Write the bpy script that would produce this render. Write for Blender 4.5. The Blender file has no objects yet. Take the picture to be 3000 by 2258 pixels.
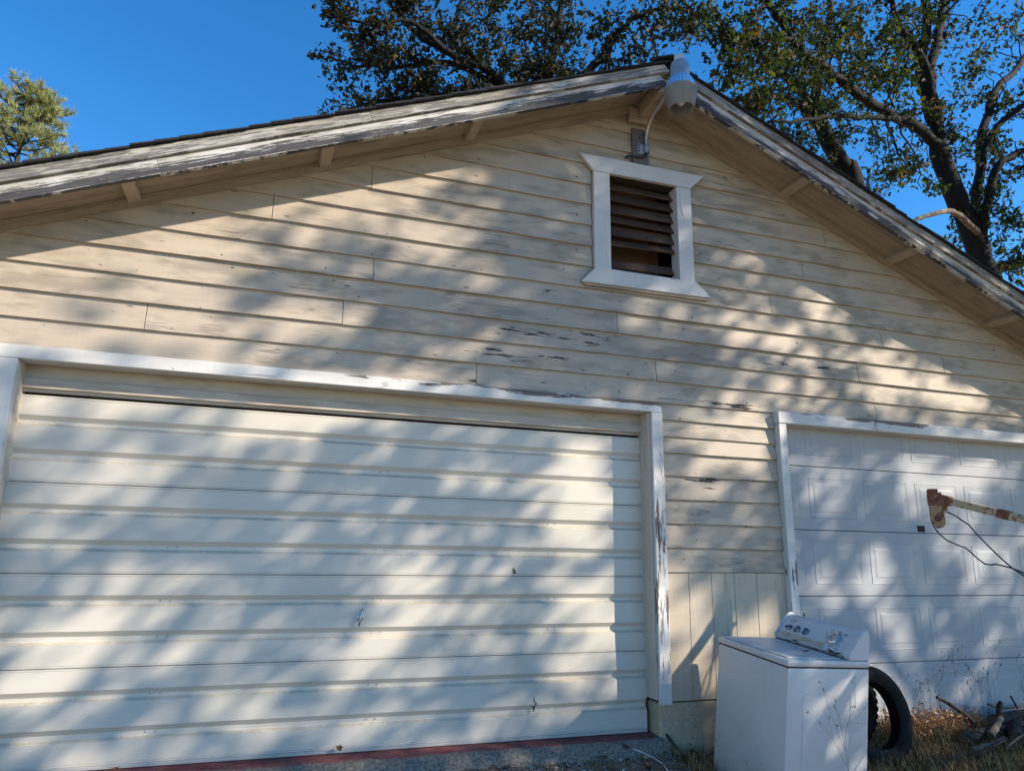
import bpy, bmesh, math, random
import numpy as np
from mathutils import Vector, Matrix

random.seed(7)
rng = np.random.default_rng(11)
scene = bpy.context.scene
col = scene.collection
R = math.radians

# ------------------------------------------------------------------ camera
cam_d = bpy.data.cameras.new('camera')
cam = bpy.data.objects.new('camera', cam_d)
col.objects.link(cam)
cam_d.sensor_width = 36.0
cam_d.lens = 2108.47 / 3000 * 36
cam_d.clip_start = 0.05
cam_d.clip_end = 2000
YAW, PITCH, ROLL = 0.322725, 0.232780, 0.013906
fw = Vector((math.sin(YAW) * math.cos(PITCH), math.cos(YAW) * math.cos(PITCH), math.sin(PITCH)))
r0 = Vector((math.cos(YAW), -math.sin(YAW), 0))
u0 = r0.cross(fw)
rr = math.cos(ROLL) * r0 + math.sin(ROLL) * u0
uu = -math.sin(ROLL) * r0 + math.cos(ROLL) * u0
cam.matrix_world = Matrix(((rr.x, uu.x, -fw.x, -2.76224), (rr.y, uu.y, -fw.y, -5.05226),
                           (rr.z, uu.z, -fw.z, 1.204506), (0, 0, 0, 1)))
scene.camera = cam

# ------------------------------------------------------------------ sky, sun, exposure
SUN = Vector((1.5, -1.0, 1.0)).normalized()          # direction towards the sun
world = bpy.data.worlds.new('World')
scene.world = world
world.use_nodes = True
wn = world.node_tree.nodes
wn.clear()
sky = wn.new('ShaderNodeTexSky')
sky.sky_type = 'NISHITA'
sky.sun_disc = False
sky.sun_elevation = math.asin(SUN.z)
sky.sun_rotation = math.atan2(SUN.x, SUN.y)
sky.altitude = 600
sky.air_density = 1.0
sky.dust_density = 0.0
sky.ozone_density = 4.0
bg = wn.new('ShaderNodeBackground')
bg.inputs['Strength'].default_value = 0.15
wo = wn.new('ShaderNodeOutputWorld')
hs = wn.new('ShaderNodeHueSaturation')
hs.inputs['Saturation'].default_value = 1.27
world.node_tree.links.new(sky.outputs[0], hs.inputs['Color'])
world.node_tree.links.new(hs.outputs[0], bg.inputs[0])
world.node_tree.links.new(bg.outputs[0], wo.inputs[0])
sl = bpy.data.lights.new('sun', 'SUN')
sl.energy = 5.0
sl.angle = R(0.55)
sl.color = (1.0, 0.885, 0.73)
sun = bpy.data.objects.new('sun', sl)
col.objects.link(sun)
sun.rotation_euler = SUN.to_track_quat('Z', 'Y').to_euler()
scene.view_settings.view_transform = 'Standard'
scene.view_settings.look = 'None'
scene.view_settings.gamma = 1
scene.view_settings.exposure = 0.80
scene.render.engine = 'CYCLES'
scene.cycles.max_bounces = 4
scene.cycles.diffuse_bounces = 2
scene.cycles.glossy_bounces = 3
scene.cycles.transmission_bounces = 3
scene.cycles.transparent_max_bounces = 8
scene.render.resolution_x = 1024
scene.render.resolution_y = 770


# ------------------------------------------------------------------ helpers
def tag(o, label=None, cat=None, group=None, kind=None):
    if label: o['label'] = label
    if cat: o['category'] = cat
    if group: o['group'] = group
    if kind: o['kind'] = kind
    return o


def empty(name, loc=(0, 0, 0), mat=None):
    o = bpy.data.objects.new(name, None)
    col.objects.link(o)
    if mat is not None:
        o.matrix_world = mat
    else:
        o.location = loc
    o.empty_display_size = 0.1
    return o


class MB:
    """collects geometry; build() links it as one mesh object"""
    def __init__(self):
        self.v = []; self.f = []; self.mi = []

    def add(self, vs, fs, m=0):
        n = len(self.v)
        self.v += [tuple(p) for p in vs]
        self.f += [tuple(i + n for i in f) for f in fs]
        self.mi += [m] * len(fs)
        return self

    def box(self, x0, x1, y0, y1, z0, z1, m=0):
        vs = [(x0, y0, z0), (x1, y0, z0), (x1, y1, z0), (x0, y1, z0), (x0, y0, z1), (x1, y0, z1), (x1, y1, z1), (x0, y1, z1)]
        return self.add(vs, [(0, 3, 2, 1), (4, 5, 6, 7), (0, 1, 5, 4), (1, 2, 6, 5), (2, 3, 7, 6), (3, 0, 4, 7)], m)

    def cbox(self, x0, x1, y0, y1, z0, z1, c=.004, m=0):
        """box with chamfered edges"""
        b = bmesh.new()
        vs = [b.verts.new(p) for p in [(x0, y0, z0), (x1, y0, z0), (x1, y1, z0), (x0, y1, z0), (x0, y0, z1), (x1, y0, z1), (x1, y1, z1), (x0, y1, z1)]]
        for f in [(0, 3, 2, 1), (4, 5, 6, 7), (0, 1, 5, 4), (1, 2, 6, 5), (2, 3, 7, 6), (3, 0, 4, 7)]:
            b.faces.new([vs[i] for i in f])
        bmesh.ops.bevel(b, geom=b.edges[:], offset=c, segments=2 if c > .008 else 1, affect='EDGES', profile=.5)
        return self.bm(b, m)

    def bm(self, b, m=0):
        b.verts.index_update()
        self.add([v.co[:] for v in b.verts], [[v.index for v in f.verts] for f in b.faces], m)
        b.free()
        return self

    def prism(self, poly, y0, y1, m=0):
        """polygon in x,z (counter-clockwise seen from -Y) pushed from y0 to y1"""
        n = len(poly)
        vs = [(x, y0, z) for x, z in poly] + [(x, y1, z) for x, z in poly]
        fs = [tuple(range(n)), tuple(range(2 * n - 1, n - 1, -1))]
        fs += [((i + 1) % n, i, n + i, n + (i + 1) % n) for i in range(n)]
        return self.add(vs, fs, m)

    def sweepx(self, prof, x0, x1, closed=True, m=0):
        """profile of (y,z) points swept along X"""
        n = len(prof)
        vs = [(x0, y, z) for y, z in prof] + [(x1, y, z) for y, z in prof]
        fs = [(i, (i + 1) % n, n + (i + 1) % n, n + i) for i in range(n if closed else n - 1)]
        if closed:
            fs += [tuple(range(n - 1, -1, -1)), tuple(range(n, 2 * n))]
        return self.add(vs, fs, m)

    def tube(self, pts, rad, n=8, cap=True, m=0):
        pts = [Vector(p) for p in pts]
        if not hasattr(rad, '__len__'): rad = [rad] * len(pts)
        vs, fs = [], []
        ref = None
        for i, p in enumerate(pts):
            a = pts[max(i - 1, 0)]; b = pts[min(i + 1, len(pts) - 1)]
            t = (b - a)
            if t.length < 1e-9: t = Vector((0, 0, 1))
            t.normalize()
            if ref is None:
                ref = t.orthogonal().normalized()
            ref = (ref - t * ref.dot(t))
            if ref.length < 1e-6: ref = t.orthogonal()
            ref.normalize()
            bi = t.cross(ref)
            for k in range(n):
                an = 2 * math.pi * k / n
                vs.append(p + (ref * math.cos(an) + bi * math.sin(an)) * rad[i])
        for i in range(len(pts) - 1):
            for k in range(n):
                fs.append((i * n + k, i * n + (k + 1) % n, (i + 1) * n + (k + 1) % n, (i + 1) * n + k))
        if cap:
            fs.append(tuple(range(n - 1, -1, -1)))
            e = (len(pts) - 1) * n
            fs.append(tuple(range(e, e + n)))
        return self.add(vs, fs, m)

    def lathe(self, prof, c=(0, 0, 0), n=24, m=0, axis='Z', cap=False):
        vs, fs = [], []
        for r, z in prof:
            for k in range(n):
                a = 2 * math.pi * k / n
                q = (r * math.cos(a), r * math.sin(a), z)
                if axis == 'Y': q = (r * math.cos(a), z, r * math.sin(a))
                if axis == 'X': q = (z, r * math.cos(a), r * math.sin(a))
                vs.append((c[0] + q[0], c[1] + q[1], c[2] + q[2]))
        for i in range(len(prof) - 1):
            for k in range(n):
                fs.append((i * n + k, i * n + (k + 1) % n, (i + 1) * n + (k + 1) % n, (i + 1) * n + k))
        if cap:
            fs.append(tuple(range(n - 1, -1, -1)))
            e = (len(prof) - 1) * n
            fs.append(tuple(range(e, e + n)))
        return self.add(vs, fs, m)

    def mesh(self, name):
        me = bpy.data.meshes.new(name)
        me.from_pydata(self.v, [], self.f)
        return me

    def build(self, name, mats, parent=None, smooth=False, recalc=True):
        me = self.mesh(name)
        if not isinstance(mats, (list, tuple)): mats = [mats]
        for mt in mats: me.materials.append(mt)
        if len(mats) > 1:
            me.polygons.foreach_set('material_index', self.mi)
        if recalc:
            b = bmesh.new(); b.from_mesh(me)
            bmesh.ops.recalc_face_normals(b, faces=b.faces)
            b.to_mesh(me); b.free()
        if smooth:
            if smooth is True:
                me.shade_smooth()
            else:
                me.shade_smooth()
                me.set_sharp_from_angle(angle=R(smooth))
        o = bpy.data.objects.new(name, me)
        col.objects.link(o)
        if parent is not None: o.parent = parent
        return o


def soup(name, verts, tris, mat, parent=None):
    """big triangle soup from numpy arrays"""
    me = bpy.data.meshes.new(name)
    nv, nf = len(verts), len(tris)
    me.vertices.add(nv); me.vertices.foreach_set('co', np.asarray(verts, np.float32).ravel())
    me.loops.add(nf * 3); me.loops.foreach_set('vertex_index', np.asarray(tris, np.int32).ravel())
    me.polygons.add(nf)
    me.polygons.foreach_set('loop_start', np.arange(0, nf * 3, 3, dtype=np.int32))
    me.update(calc_edges=True)
    me.validate()
    me.materials.append(mat)
    o = bpy.data.objects.new(name, me)
    col.objects.link(o)
    if parent is not None: o.parent = parent
    return o


# ------------------------------------------------------------------ materials
class NT:
    def __init__(self, name):
        self.m = bpy.data.materials.new(name)
        self.m.use_nodes = True
        self.n = self.m.node_tree.nodes
        self.l = self.m.node_tree.links
        self.b = self.n['Principled BSDF']
        self.out = self.n['Material Output']

    def new(self, t, **kw):
        n = self.n.new(t)
        for k, v in kw.items(): setattr(n, k, v)
        return n

    def link(self, a, b): self.l.new(a, b)

    def val(self, sock, v):
        if hasattr(v, 'is_output') or isinstance(v, bpy.types.NodeSocket): self.link(v, sock)
        else: sock.default_value = v

    def co(self, rnd=True):
        c = self.new('ShaderNodeTexCoord').outputs['Object']
        if not rnd: return c
        oi = self.new('ShaderNodeObjectInfo').outputs['Random']
        mu = self.math('MULTIPLY', oi, 37.0)
        cx = self.new('ShaderNodeCombineXYZ')
        self.link(mu, cx.inputs[0]); self.link(mu, cx.inputs[1]); self.link(mu, cx.inputs[2])
        ad = self.new('ShaderNodeVectorMath', operation='ADD')
        self.link(c, ad.inputs[0]); self.link(cx.outputs[0], ad.inputs[1])
        return ad.outputs[0]

    def scale(self, v, s, loc=(0, 0, 0)):
        mp = self.new('ShaderNodeMapping')
        self.link(v, mp.inputs[0])
        mp.inputs['Scale'].default_value = s
        mp.inputs['Location'].default_value = loc
        return mp.outputs[0]

    def flat(self, v, axis, a, c):
        s = self.sep(v)
        o = {'X': (0, 2), 'Y': (1, 0), 'Z': (2, 0)}[axis]
        cb = self.new('ShaderNodeCombineXYZ')
        self.link(self.math('MULTIPLY', s[o[0]], a), cb.inputs[0])
        self.link(self.math('MULTIPLY', s[o[1]], c), cb.inputs[1])
        return cb.outputs[0]

    def noise(self, v, sc=1.0, det=4, rough=.55, dist=0.0):
        n = self.new('ShaderNodeTexNoise')
        self.link(v, n.inputs['Vector'])
        n.inputs['Scale'].default_value = sc
        n.inputs['Detail'].default_value = det
        n.inputs['Roughness'].default_value = rough
        n.inputs['Distortion'].default_value = dist
        return n.outputs['Fac']

    def voro(self, v, sc=1.0, out='Distance', feature='F1'):
        n = self.new('ShaderNodeTexVoronoi', feature=feature)
        self.link(v, n.inputs['Vector'])
        n.inputs['Scale'].default_value = sc
        return n.outputs[out]

    def math(self, op, a, b=0.0, c=0.0):
        n = self.new('ShaderNodeMath', operation=op)
        self.val(n.inputs[0], a); self.val(n.inputs[1], b)
        self.val(n.inputs[2], c)
        return n.outputs[0]

    def step(self, x, lo, hi, a=0.0, b=1.0):
        n = self.new('ShaderNodeMapRange')
        n.interpolation_type = 'SMOOTHSTEP'
        self.val(n.inputs['Value'], x)
        self.val(n.inputs['From Min'], lo); self.val(n.inputs['From Max'], hi)
        n.inputs['To Min'].default_value = a; n.inputs['To Max'].default_value = b
        return n.outputs[0]

    def lin(self, x, lo, hi, a=0.0, b=1.0):
        n = self.new('ShaderNodeMapRange')
        self.val(n.inputs['Value'], x)
        n.inputs['From Min'].default_value = lo; n.inputs['From Max'].default_value = hi
        n.inputs['To Min'].default_value = a; n.inputs['To Max'].default_value = b
        return n.outputs[0]

    def mix(self, f, a, b, mode='MIX'):
        n = self.new('ShaderNodeMix', data_type='RGBA', blend_type=mode)
        self.val(n.inputs[0], f)
        for s, v in ((n.inputs[6], a), (n.inputs[7], b)):
            if isinstance(v, (tuple, list)): s.default_value = (*v[:3], 1)
            else: self.link(v, s)
        return n.outputs[2]

    def sep(self, v):
        s = self.new('ShaderNodeSeparateXYZ'); self.link(v, s.inputs[0]); return s.outputs

    def ramp(self, f, stops, interp='LINEAR'):
        n = self.new('ShaderNodeValToRGB')
        cr = n.color_ramp; cr.interpolation = interp
        while len(cr.elements) < len(stops): cr.elements.new(.5)
        for e, (p, c) in zip(cr.elements, stops):
            e.position = p; e.color = (*c, 1)
        self.link(f, n.inputs[0])
        return n.outputs[0]

    def bump(self, h, strength=.3, dist=.005, normal=None):
        n = self.new('ShaderNodeBump')
        n.inputs['Strength'].default_value = strength
        n.inputs['Distance'].default_value = dist
        self.link(h, n.inputs['Height'])
        if normal is not None: self.link(normal, n.inputs['Normal'])
        return n.outputs[0]

    def done(self, colr=None, rough=.6, metal=0.0, normal=None, spec=.5):
        if colr is not None:
            if isinstance(colr, (tuple, list)): self.b.inputs['Base Color'].default_value = (*colr[:3], 1)
            else: self.link(colr, self.b.inputs['Base Color'])
        self.val(self.b.inputs['Roughness'], rough)
        self.val(self.b.inputs['Metallic'], metal)
        self.b.inputs['Specular IOR Level'].default_value = spec
        if normal is not None: self.link(normal, self.b.inputs['Normal'])
        return self.m


def simple(name, c, rough=.6, metal=0, spec=.5, var=.12, sc=8):
    t = NT(name)
    n = t.noise(t.co(), sc, 5, .6)
    f = t.lin(n, .25, .75, 1 - var, 1 + var)
    cc = t.mix(1.0, c, f, 'MULTIPLY')
    return t.done(cc, rough, metal, t.bump(n, .15, .002), spec)


def dot3(t, v, axis):
    s = t.sep(v)
    return s['XYZ'.index(axis)]


def painted_wood(name, paint, wood, axis='X', peel=-1.0, zones=(), weather=(), knots=.5, crack=.5, blotch=.06, dirt=None, rough=.62, chip_scale=1.0):
    """painted sawn board: grain, checks, knots and nail spots, and bare patches where paint is gone.
       peel: general amount (0 = none ... .5 half bare); zones: (x, z, rx, rz, amount) with heavier wear"""
    t = NT(name)
    v = t.co()
    raw = t.co(False)
    along = (1, 1, 1)
    def st(a, c):
        return tuple(a if 'XYZ'[i] == axis else c for i in range(3))
    grain = t.noise(t.scale(v, st(1.6, 75)), 1, 3, .6)
    fine = grain
    low = t.noise(v, 1.7, 2, .6)
    mid = t.noise(t.scale(v, st(2.2, 9)), 1, 3, .65) if dirt else None
    c = t.mix(t.step(low, .3, .7), tuple(x * (1 - blotch) for x in paint), tuple(min(1, x * (1 + blotch)) for x in paint))
    c = t.mix(1, c, t.lin(grain, .3, .7, .94, 1.03), 'MULTIPLY')
    # saw marks across the board
    saw = t.noise(t.scale(v, st(60, 5)), 1, 0, .5)
    c = t.mix(1, c, t.lin(saw, .3, .7, .985, 1.012), 'MULTIPLY')
    if dirt:
        c = t.mix(t.step(t.math('ADD', mid, t.math('MULTIPLY', low, .6)), .74, .98, 0, .8), c, dirt)
    # paint worn thin: the grain shows grey through it
    for (x, z, rx, rz, am) in weather:
        q = t.scale(raw, (1 / rx, 0, 1 / rz), (-x / rx, 0, -z / rz))
        ln = t.new('ShaderNodeVectorMath', operation='LENGTH'); t.link(q, ln.inputs[0])
        wz = t.math('MULTIPLY', t.step(ln.outputs['Value'], .2, 1.15, am, 0), t.step(t.math('ADD', t.math('MULTIPLY', grain, .6), t.math('MULTIPLY', low, .4)), .36, .62))
        c = t.mix(wz, c, (.20, .18, .16))
    # knots
    kv = t.flat(v, axis, 2.6, 7.0)
    vo = t.new('ShaderNodeTexVoronoi', voronoi_dimensions='2D'); t.link(kv, vo.inputs['Vector']); vo.inputs['Scale'].default_value = 1
    ksel = t.sep(vo.outputs['Color'])[0]
    kd = vo.outputs['Distance']
    kr = t.math('MULTIPLY', t.sep(vo.outputs['Color'])[1], .095)
    kn = t.math('MULTIPLY', t.step(kd, t.math('MULTIPLY', kr, .35), kr, 1, 0), t.step(ksel, .66, .70))
    c = t.mix(t.math('MULTIPLY', kn, knots), c, tuple(x * .22 for x in paint))
    # small nail spots
    nv = t.new('ShaderNodeTexVoronoi', voronoi_dimensions='2D'); t.link(t.flat(v, axis, 6, 9), nv.inputs['Vector']); nv.inputs['Scale'].default_value = 1
    ns = t.math('MULTIPLY', t.step(t.math('MULTIPLY', nv.outputs['Distance'], t.lin(t.sep(nv.outputs['Color'])[0], 0, 1, .75, 2.6)), .03, .075, 1, 0), t.step(t.sep(nv.outputs['Color'])[1], .82, .90))
    c = t.mix(t.math('MULTIPLY', ns, min(1, 1.5 * knots)), c, (.07, .05, .04))
    # long drying checks
    cr = t.noise(t.scale(v, st(.55, 9)), 1, 2, .5)
    ck = t.step(t.math('ABSOLUTE', t.math('SUBTRACT', cr, .5)), .002, .010, 1, 0)
    ck = t.math('MULTIPLY', ck, t.step(low, .50, .58))
    c = t.mix(t.math('MULTIPLY', ck, crack), c, tuple(x * .3 for x in paint))
    h = t.math('ADD', t.math('MULTIPLY', grain, .6), t.math('MULTIPLY', fine, .4))
    h = t.math('SUBTRACT', h, t.math('MULTIPLY', t.math('ADD', ck, kn), .5))
    # bare wood
    if peel > -1:
        pn = t.noise(t.scale(v, st(3.4 * chip_scale, 30 * chip_scale)), 1, 4, .68)
        pl = t.noise(t.scale(v, st(1.4, 5)), 1, 1, .5)
        p = t.math('ADD', t.math('MULTIPLY', pn, .62), t.math('MULTIPLY', pl, .38))
        bias = t.math('ADD', 0.0, peel * .5)
        for (x, z, rx, rz, am) in zones:
            q = t.scale(raw, (1 / rx, 0, 1 / rz), (-x / rx, 0, -z / rz))
            ln = t.new('ShaderNodeVectorMath', operation='LENGTH'); t.link(q, ln.inputs[0])
            bias = t.math('ADD', bias, t.step(ln.outputs['Value'], .25, 1.1, am * .5, 0))
        p = t.math('ADD', p, bias)
        pm = t.step(p, .66, .685)
        rim = t.step(p, .645, .66)
        wg = grain
        wc = t.mix(t.step(wg, .3, .7), tuple(x * .65 for x in wood), tuple(x * 1.4 for x in wood))
        c = t.mix(t.math('MULTIPLY', rim, .35), c, tuple(x * .72 for x in paint))
        c = t.mix(pm, c, wc)
        h = t.math('SUBTRACT', h, t.math('MULTIPLY', pm, .5))
        ro = t.math('ADD', rough, t.math('MULTIPLY', pm, .25))
    else:
        ro = rough
    return t.done(c, ro, 0, t.bump(h, .3, .003), .35)

BEIGE = (.445, .372, .29)
WHITE = (.60, .58, .545)
WOODC = (.155, .125, .105)

M_SIDING = painted_wood('siding_paint', BEIGE, (.055, .045, .04), 'X', peel=-.17,
                        zones=((-.45, 2.86, 1.4, .12, .43), (-1.1, 2.67, 1.1, .09, .41), (.1, 3.03, .9, .08, .36), (1.6, 2.84, 1.2, .09, .37), (-.7, 3.2, .9, .06, .37), (1.1, 3.05, .7, .07, .34),
                               (.7, 1.95, .8, .6, .30), (1.1, 2.43, 1.0, .05, .36), (-1.4, 2.43, 1.0, .05, .36), (1.35, 3.55, .25, .10, .32), (2.6, 2.47, .7, .10, .25)),
                        knots=.7, crack=.6, dirt=(.265, .225, .175),
                        weather=((-.5, 2.92, 2.0, .34, .5), (1.6, 2.75, 1.4, .3, .3), (.65, 1.9, .8, .7, .25), (-1.3, 3.5, 1.6, .5, .2)))
M_TONGUE = painted_wood('panel_siding_paint', (.49, .41, .31), WOODC, 'Z', peel=-.25, knots=.1, crack=.35)
M_SOFFIT = painted_wood('soffit_paint', (.33, .265, .20), WOODC, 'X', peel=-.22, knots=.2, crack=.5, dirt=(.24, .19, .145))
M_LOOK = painted_wood('lookout_paint', (.38, .31, .235), WOODC, 'Y', peel=-.25, knots=.1, crack=.7)
M_TRIM_H = painted_wood('white_head_paint', WHITE, (.17, .135, .115), 'X', peel=-.06,
                        zones=((-.85, 2.405, 1.9, .075, .44), (.0, 2.405, .6, .07, .44), (1.9, 2.42, 1.1, .08, .46), (3.2, 2.41, 1.2, .07, .34)), knots=.35, crack=.5)
M_TRIM_V = painted_wood('white_jamb_paint', WHITE, (.17, .13, .105), 'Z', peel=-.04,
                        zones=((.07, 1.0, .14, 1.5, .33), (1.24, 1.0, .12, .5, .22)), knots=.2, crack=.7)
M_VENT_TRIM = painted_wood('vent_trim_paint', (.55, .535, .51), WOODC, 'X', peel=-.24, knots=.35, crack=.6)
M_VENT_TRIM_V = painted_wood('vent_stile_paint', (.55, .535, .51), WOODC, 'Z', peel=-.24, knots=.3, crack=.8)
M_JAMB = painted_wood('jamb_liner_paint', (.53, .47, .39), (.12, .09, .07), 'Z', peel=-.15, knots=.2, crack=.5)
M_HEADER = painted_wood('header_paint', (.47, .41, .335), WOODC, 'X', peel=-.28, knots=0, crack=.1, dirt=(.33, .27, .21))
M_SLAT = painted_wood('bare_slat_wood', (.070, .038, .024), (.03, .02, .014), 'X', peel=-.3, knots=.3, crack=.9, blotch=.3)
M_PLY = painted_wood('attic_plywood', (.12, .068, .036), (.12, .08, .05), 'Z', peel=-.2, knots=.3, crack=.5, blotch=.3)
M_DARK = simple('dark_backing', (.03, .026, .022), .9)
M_GREYBOARD = painted_wood('grey_mount_paint', (.115, .115, .115), WOODC, 'Z', peel=-.3, knots=0, crack=.2)


def fascia_mat(name, h, lower):
    """weathered barge board; local x runs along the board, z across it (0 = bottom edge)"""
    t = NT(name)
    v = t.co(); raw = t.co(False)
    z = t.sep(raw)[2]; x = t.sep(raw)[0]
    grain = t.noise(t.scale(v, (2.2, 2.2, 170)), 1, 5, .7)
    chip = t.noise(t.scale(v, (5.5, 5.5, 125)), 1, 5, .72)
    low = t.noise(t.scale(v, (1.1, 1.1, 2)), 1, 3, .5)
    zz = t.math('DIVIDE', z, h)
    if lower:
        # lower half bare and black-grey, upper part keeps its paint
        prof = t.lin(zz, .10, .85, .58, -.22)
        edge = t.step(zz, .02, .10, -.45, 0)
        bias = t.math('ADD', prof, edge)
        bias = t.math('ADD', bias, t.lin(low, .35, .65, -.16, .16))
    else:
        bias = t.lin(low, .35, .65, -.02, .22)
    p = t.math('ADD', t.math('MULTIPLY', t.math('SUBTRACT', t.math('ADD', t.math('MULTIPLY', chip, .6), t.math('MULTIPLY', grain, .4)), .5), 2.2), t.math('ADD', .5, t.math('MULTIPLY', bias, .6)))
    bare = t.step(p, .47, .57)
    # resin knots that still hold paint
    vo = t.new('ShaderNodeTexVoronoi', voronoi_dimensions='2D'); t.link(t.flat(v, 'X', 2.2, 9), vo.inputs['Vector']); vo.inputs['Scale'].default_value = 1
    kn = t.math('MULTIPLY', t.step(vo.outputs['Distance'], .09, .17, 1, 0), t.step(t.sep(vo.outputs['Color'])[0], .55, .6))
    bare = t.math('MULTIPLY', bare, t.math('SUBTRACT', 1.0, t.math('MULTIPLY', kn, .8)))
    wood = t.mix(t.step(grain, .3, .7), (.024, .023, .026) if lower else (.07, .065, .06), (.09, .085, .088) if lower else (.20, .185, .17))
    pc = t.mix(t.step(t.noise(v, 3, 2), .35, .65), (.45, .43, .385) if lower else (.36, .33, .28), (.60, .59, .57) if lower else (.50, .48, .44))
    pc = t.mix(1, pc, t.lin(grain, .3, .7, .80, 1.05), 'MULTIPLY')
    c = t.mix(bare, pc, wood)
    h_ = t.math('SUBTRACT', grain, t.math('MULTIPLY', bare, .4))
    return t.done(c, t.math('ADD', .55, t.math('MULTIPLY', bare, .2)), 0, t.bump(h_, .5, .004), .35)


M_FASCIA = fascia_mat('weathered_fascia_paint', .102, True)
M_RAKE = fascia_mat('weathered_rake_paint', .068, False)


def door_mat():
    """cream steel door skin, lichen and dirt caught on the two ledges of each section (local z of the section)"""
    t = NT('cream_steel')
    v = t.co(); raw = t.co(False)
    z = t.sep(raw)[2]
    low = t.noise(v, .9, 4, .6)
    c = t.mix(t.step(low, .3, .7), (.53, .485, .41), (.59, .545, .47))
    sp = t.noise(t.scale(v, (28, 28, 40)), 1, 5, .75)
    for zc in (.139, .352):
        wob = t.math('MULTIPLY', t.math('SUBTRACT', t.noise(t.scale(v, (14, 1, 1)), 1, 5, .75), .5), .012)
        d = t.math('ABSOLUTE', t.math('SUBTRACT', t.math('ADD', z, wob), zc))
        m = t.step(d, .004, .012, 1, 0)
        m = t.math('MULTIPLY', m, t.step(sp, .30, .52))
        c = t.mix(t.math('MULTIPLY', m, .65), c, (.40, .315, .195))
        # flecks falling below the ledge
        d2 = t.math('SUBTRACT', zc, z)
        fm = t.math('MULTIPLY', t.step(d2, .0, .09, 1, 0), t.step(d2, -.004, 0.0))
        fl = t.math('MULTIPLY', t.step(t.noise(t.scale(v, (75, 75, 60)), 1, 2, .5), .68, .72), t.step(t.noise(v, 1.3, 2), .5, .58))
        c = t.mix(t.math('MULTIPLY', t.math('MULTIPLY', fm, fl), .55), c, (.32, .28, .22))
    st = t.noise(t.scale(v, (30, 1, 1.5)), 1, 4, .6)
    c = t.mix(t.step(st, .62, .8, 0, .16), c, (.45, .40, .33))
    spec = t.voro(t.scale(v, (5, 5, 5)), 1)
    c = t.mix(t.step(spec, .012, .022, .6, 0), c, (.16, .11, .08))
    return t.done(c, .45, 0, t.bump(t.noise(v, 2.2, 3), .12, .02), .4)


M_DOOR = door_mat()
M_BLUEWHITE = None
def door2_mat():
    t = NT('white_steel')
    v = t.co()
    low = t.noise(v, 1.1, 4, .6)
    c = t.mix(t.step(low, .3, .7), (.355, .36, .37), (.40, .405, .41))
    g = t.noise(t.scale(v, (3, 3, 95)), 1, 4, .6)
    st = t.noise(t.scale(v, (16, 1, .8)), 1, 4, .6)
    c = t.mix(t.step(st, .60, .8, 0, .25), c, (.45, .45, .44))
    return t.done(c, .6, 0, t.bump(g, .15, .002), .3)
M_DOOR2 = door2_mat()
M_SHINGLE = simple('asphalt_shingle', (.028, .029, .034), .95, 0, .2, .45, 60)
M_CHROME = simple('chrome', (.75, .76, .78), .14, 1, .5, .04)
M_GALV = simple('galvanised_steel', (.46, .46, .45), .42, .85, .5, .2, 25)
M_ALU = simple('cast_aluminium', (.30, .315, .335), .5, .55, .5, .12, 20)
M_BLACK = simple('black_plastic', (.018, .018, .02), .5)


def concrete_mat(name, a, b, chip, amount=.62):
    t = NT(name)
    v = t.co()
    n = t.noise(v, 3, 6, .65); f = t.noise(v, 40, 4, .6)
    c = t.mix(t.step(n, .35, .65), a, b)
    c = t.mix(1, c, t.lin(f, .3, .7, .85, 1.1), 'MULTIPLY')
    pm = t.step(t.noise(v, 7, 6, .7, .6), amount, amount + .03)
    c = t.mix(pm, c, chip)
    cr = t.step(t.math('ABSOLUTE', t.math('SUBTRACT', t.noise(v, 2.4, 5, .6, 1.2), .5)), .001, .006, 1, 0)
    c = t.mix(t.math('MULTIPLY', cr, .5), c, chip)
    return t.done(c, .8, 0, t.bump(t.math('SUBTRACT', t.math('ADD', n, f), pm), .5, .006), .3)


M_FOUND = concrete_mat('painted_foundation', (.43, .345, .235), (.49, .40, .28), (.15, .11, .075), .63)


def threshold_mat():
    t = NT('red_painted_threshold')
    v = t.co(False)
    y = t.sep(v)[1]
    n = t.noise(v, 9, 6, .7)
    f = t.noise(v, 55, 5, .65)
    c = t.mix(t.step(n, .35, .65), (.16, .045, .042), (.235, .085, .075))
    g = t.mix(t.step(f, .3, .7), (.10, .085, .068), (.27, .235, .19))
    m = t.step(t.math('ADD', y, t.math('MULTIPLY', t.math('SUBTRACT', n, .5), .12)), -.155, -.125)
    c = t.mix(m, g, c)
    return t.done(c, .85, 0, t.bump(t.math('ADD', n, f), .6, .008), .25)


M_THRESH = threshold_mat()

# ------------------------------------------------------------------ garage
garage = tag(empty('garage'), 'beige wooden gable garage with two white overhead doors and peeling trim', 'garage')
SL = .4166                 # 5 in 12 roof pitch
AX = .05                   # ridge x
ANG = math.atan(SL)
ZW = 5.0                   # siding top line at the ridge
WALL_L, WALL_R = -5.65, 5.75
DEPTH = 6.8


def zline(x, z0=ZW):
    return z0 - SL * abs(x - AX)


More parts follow.
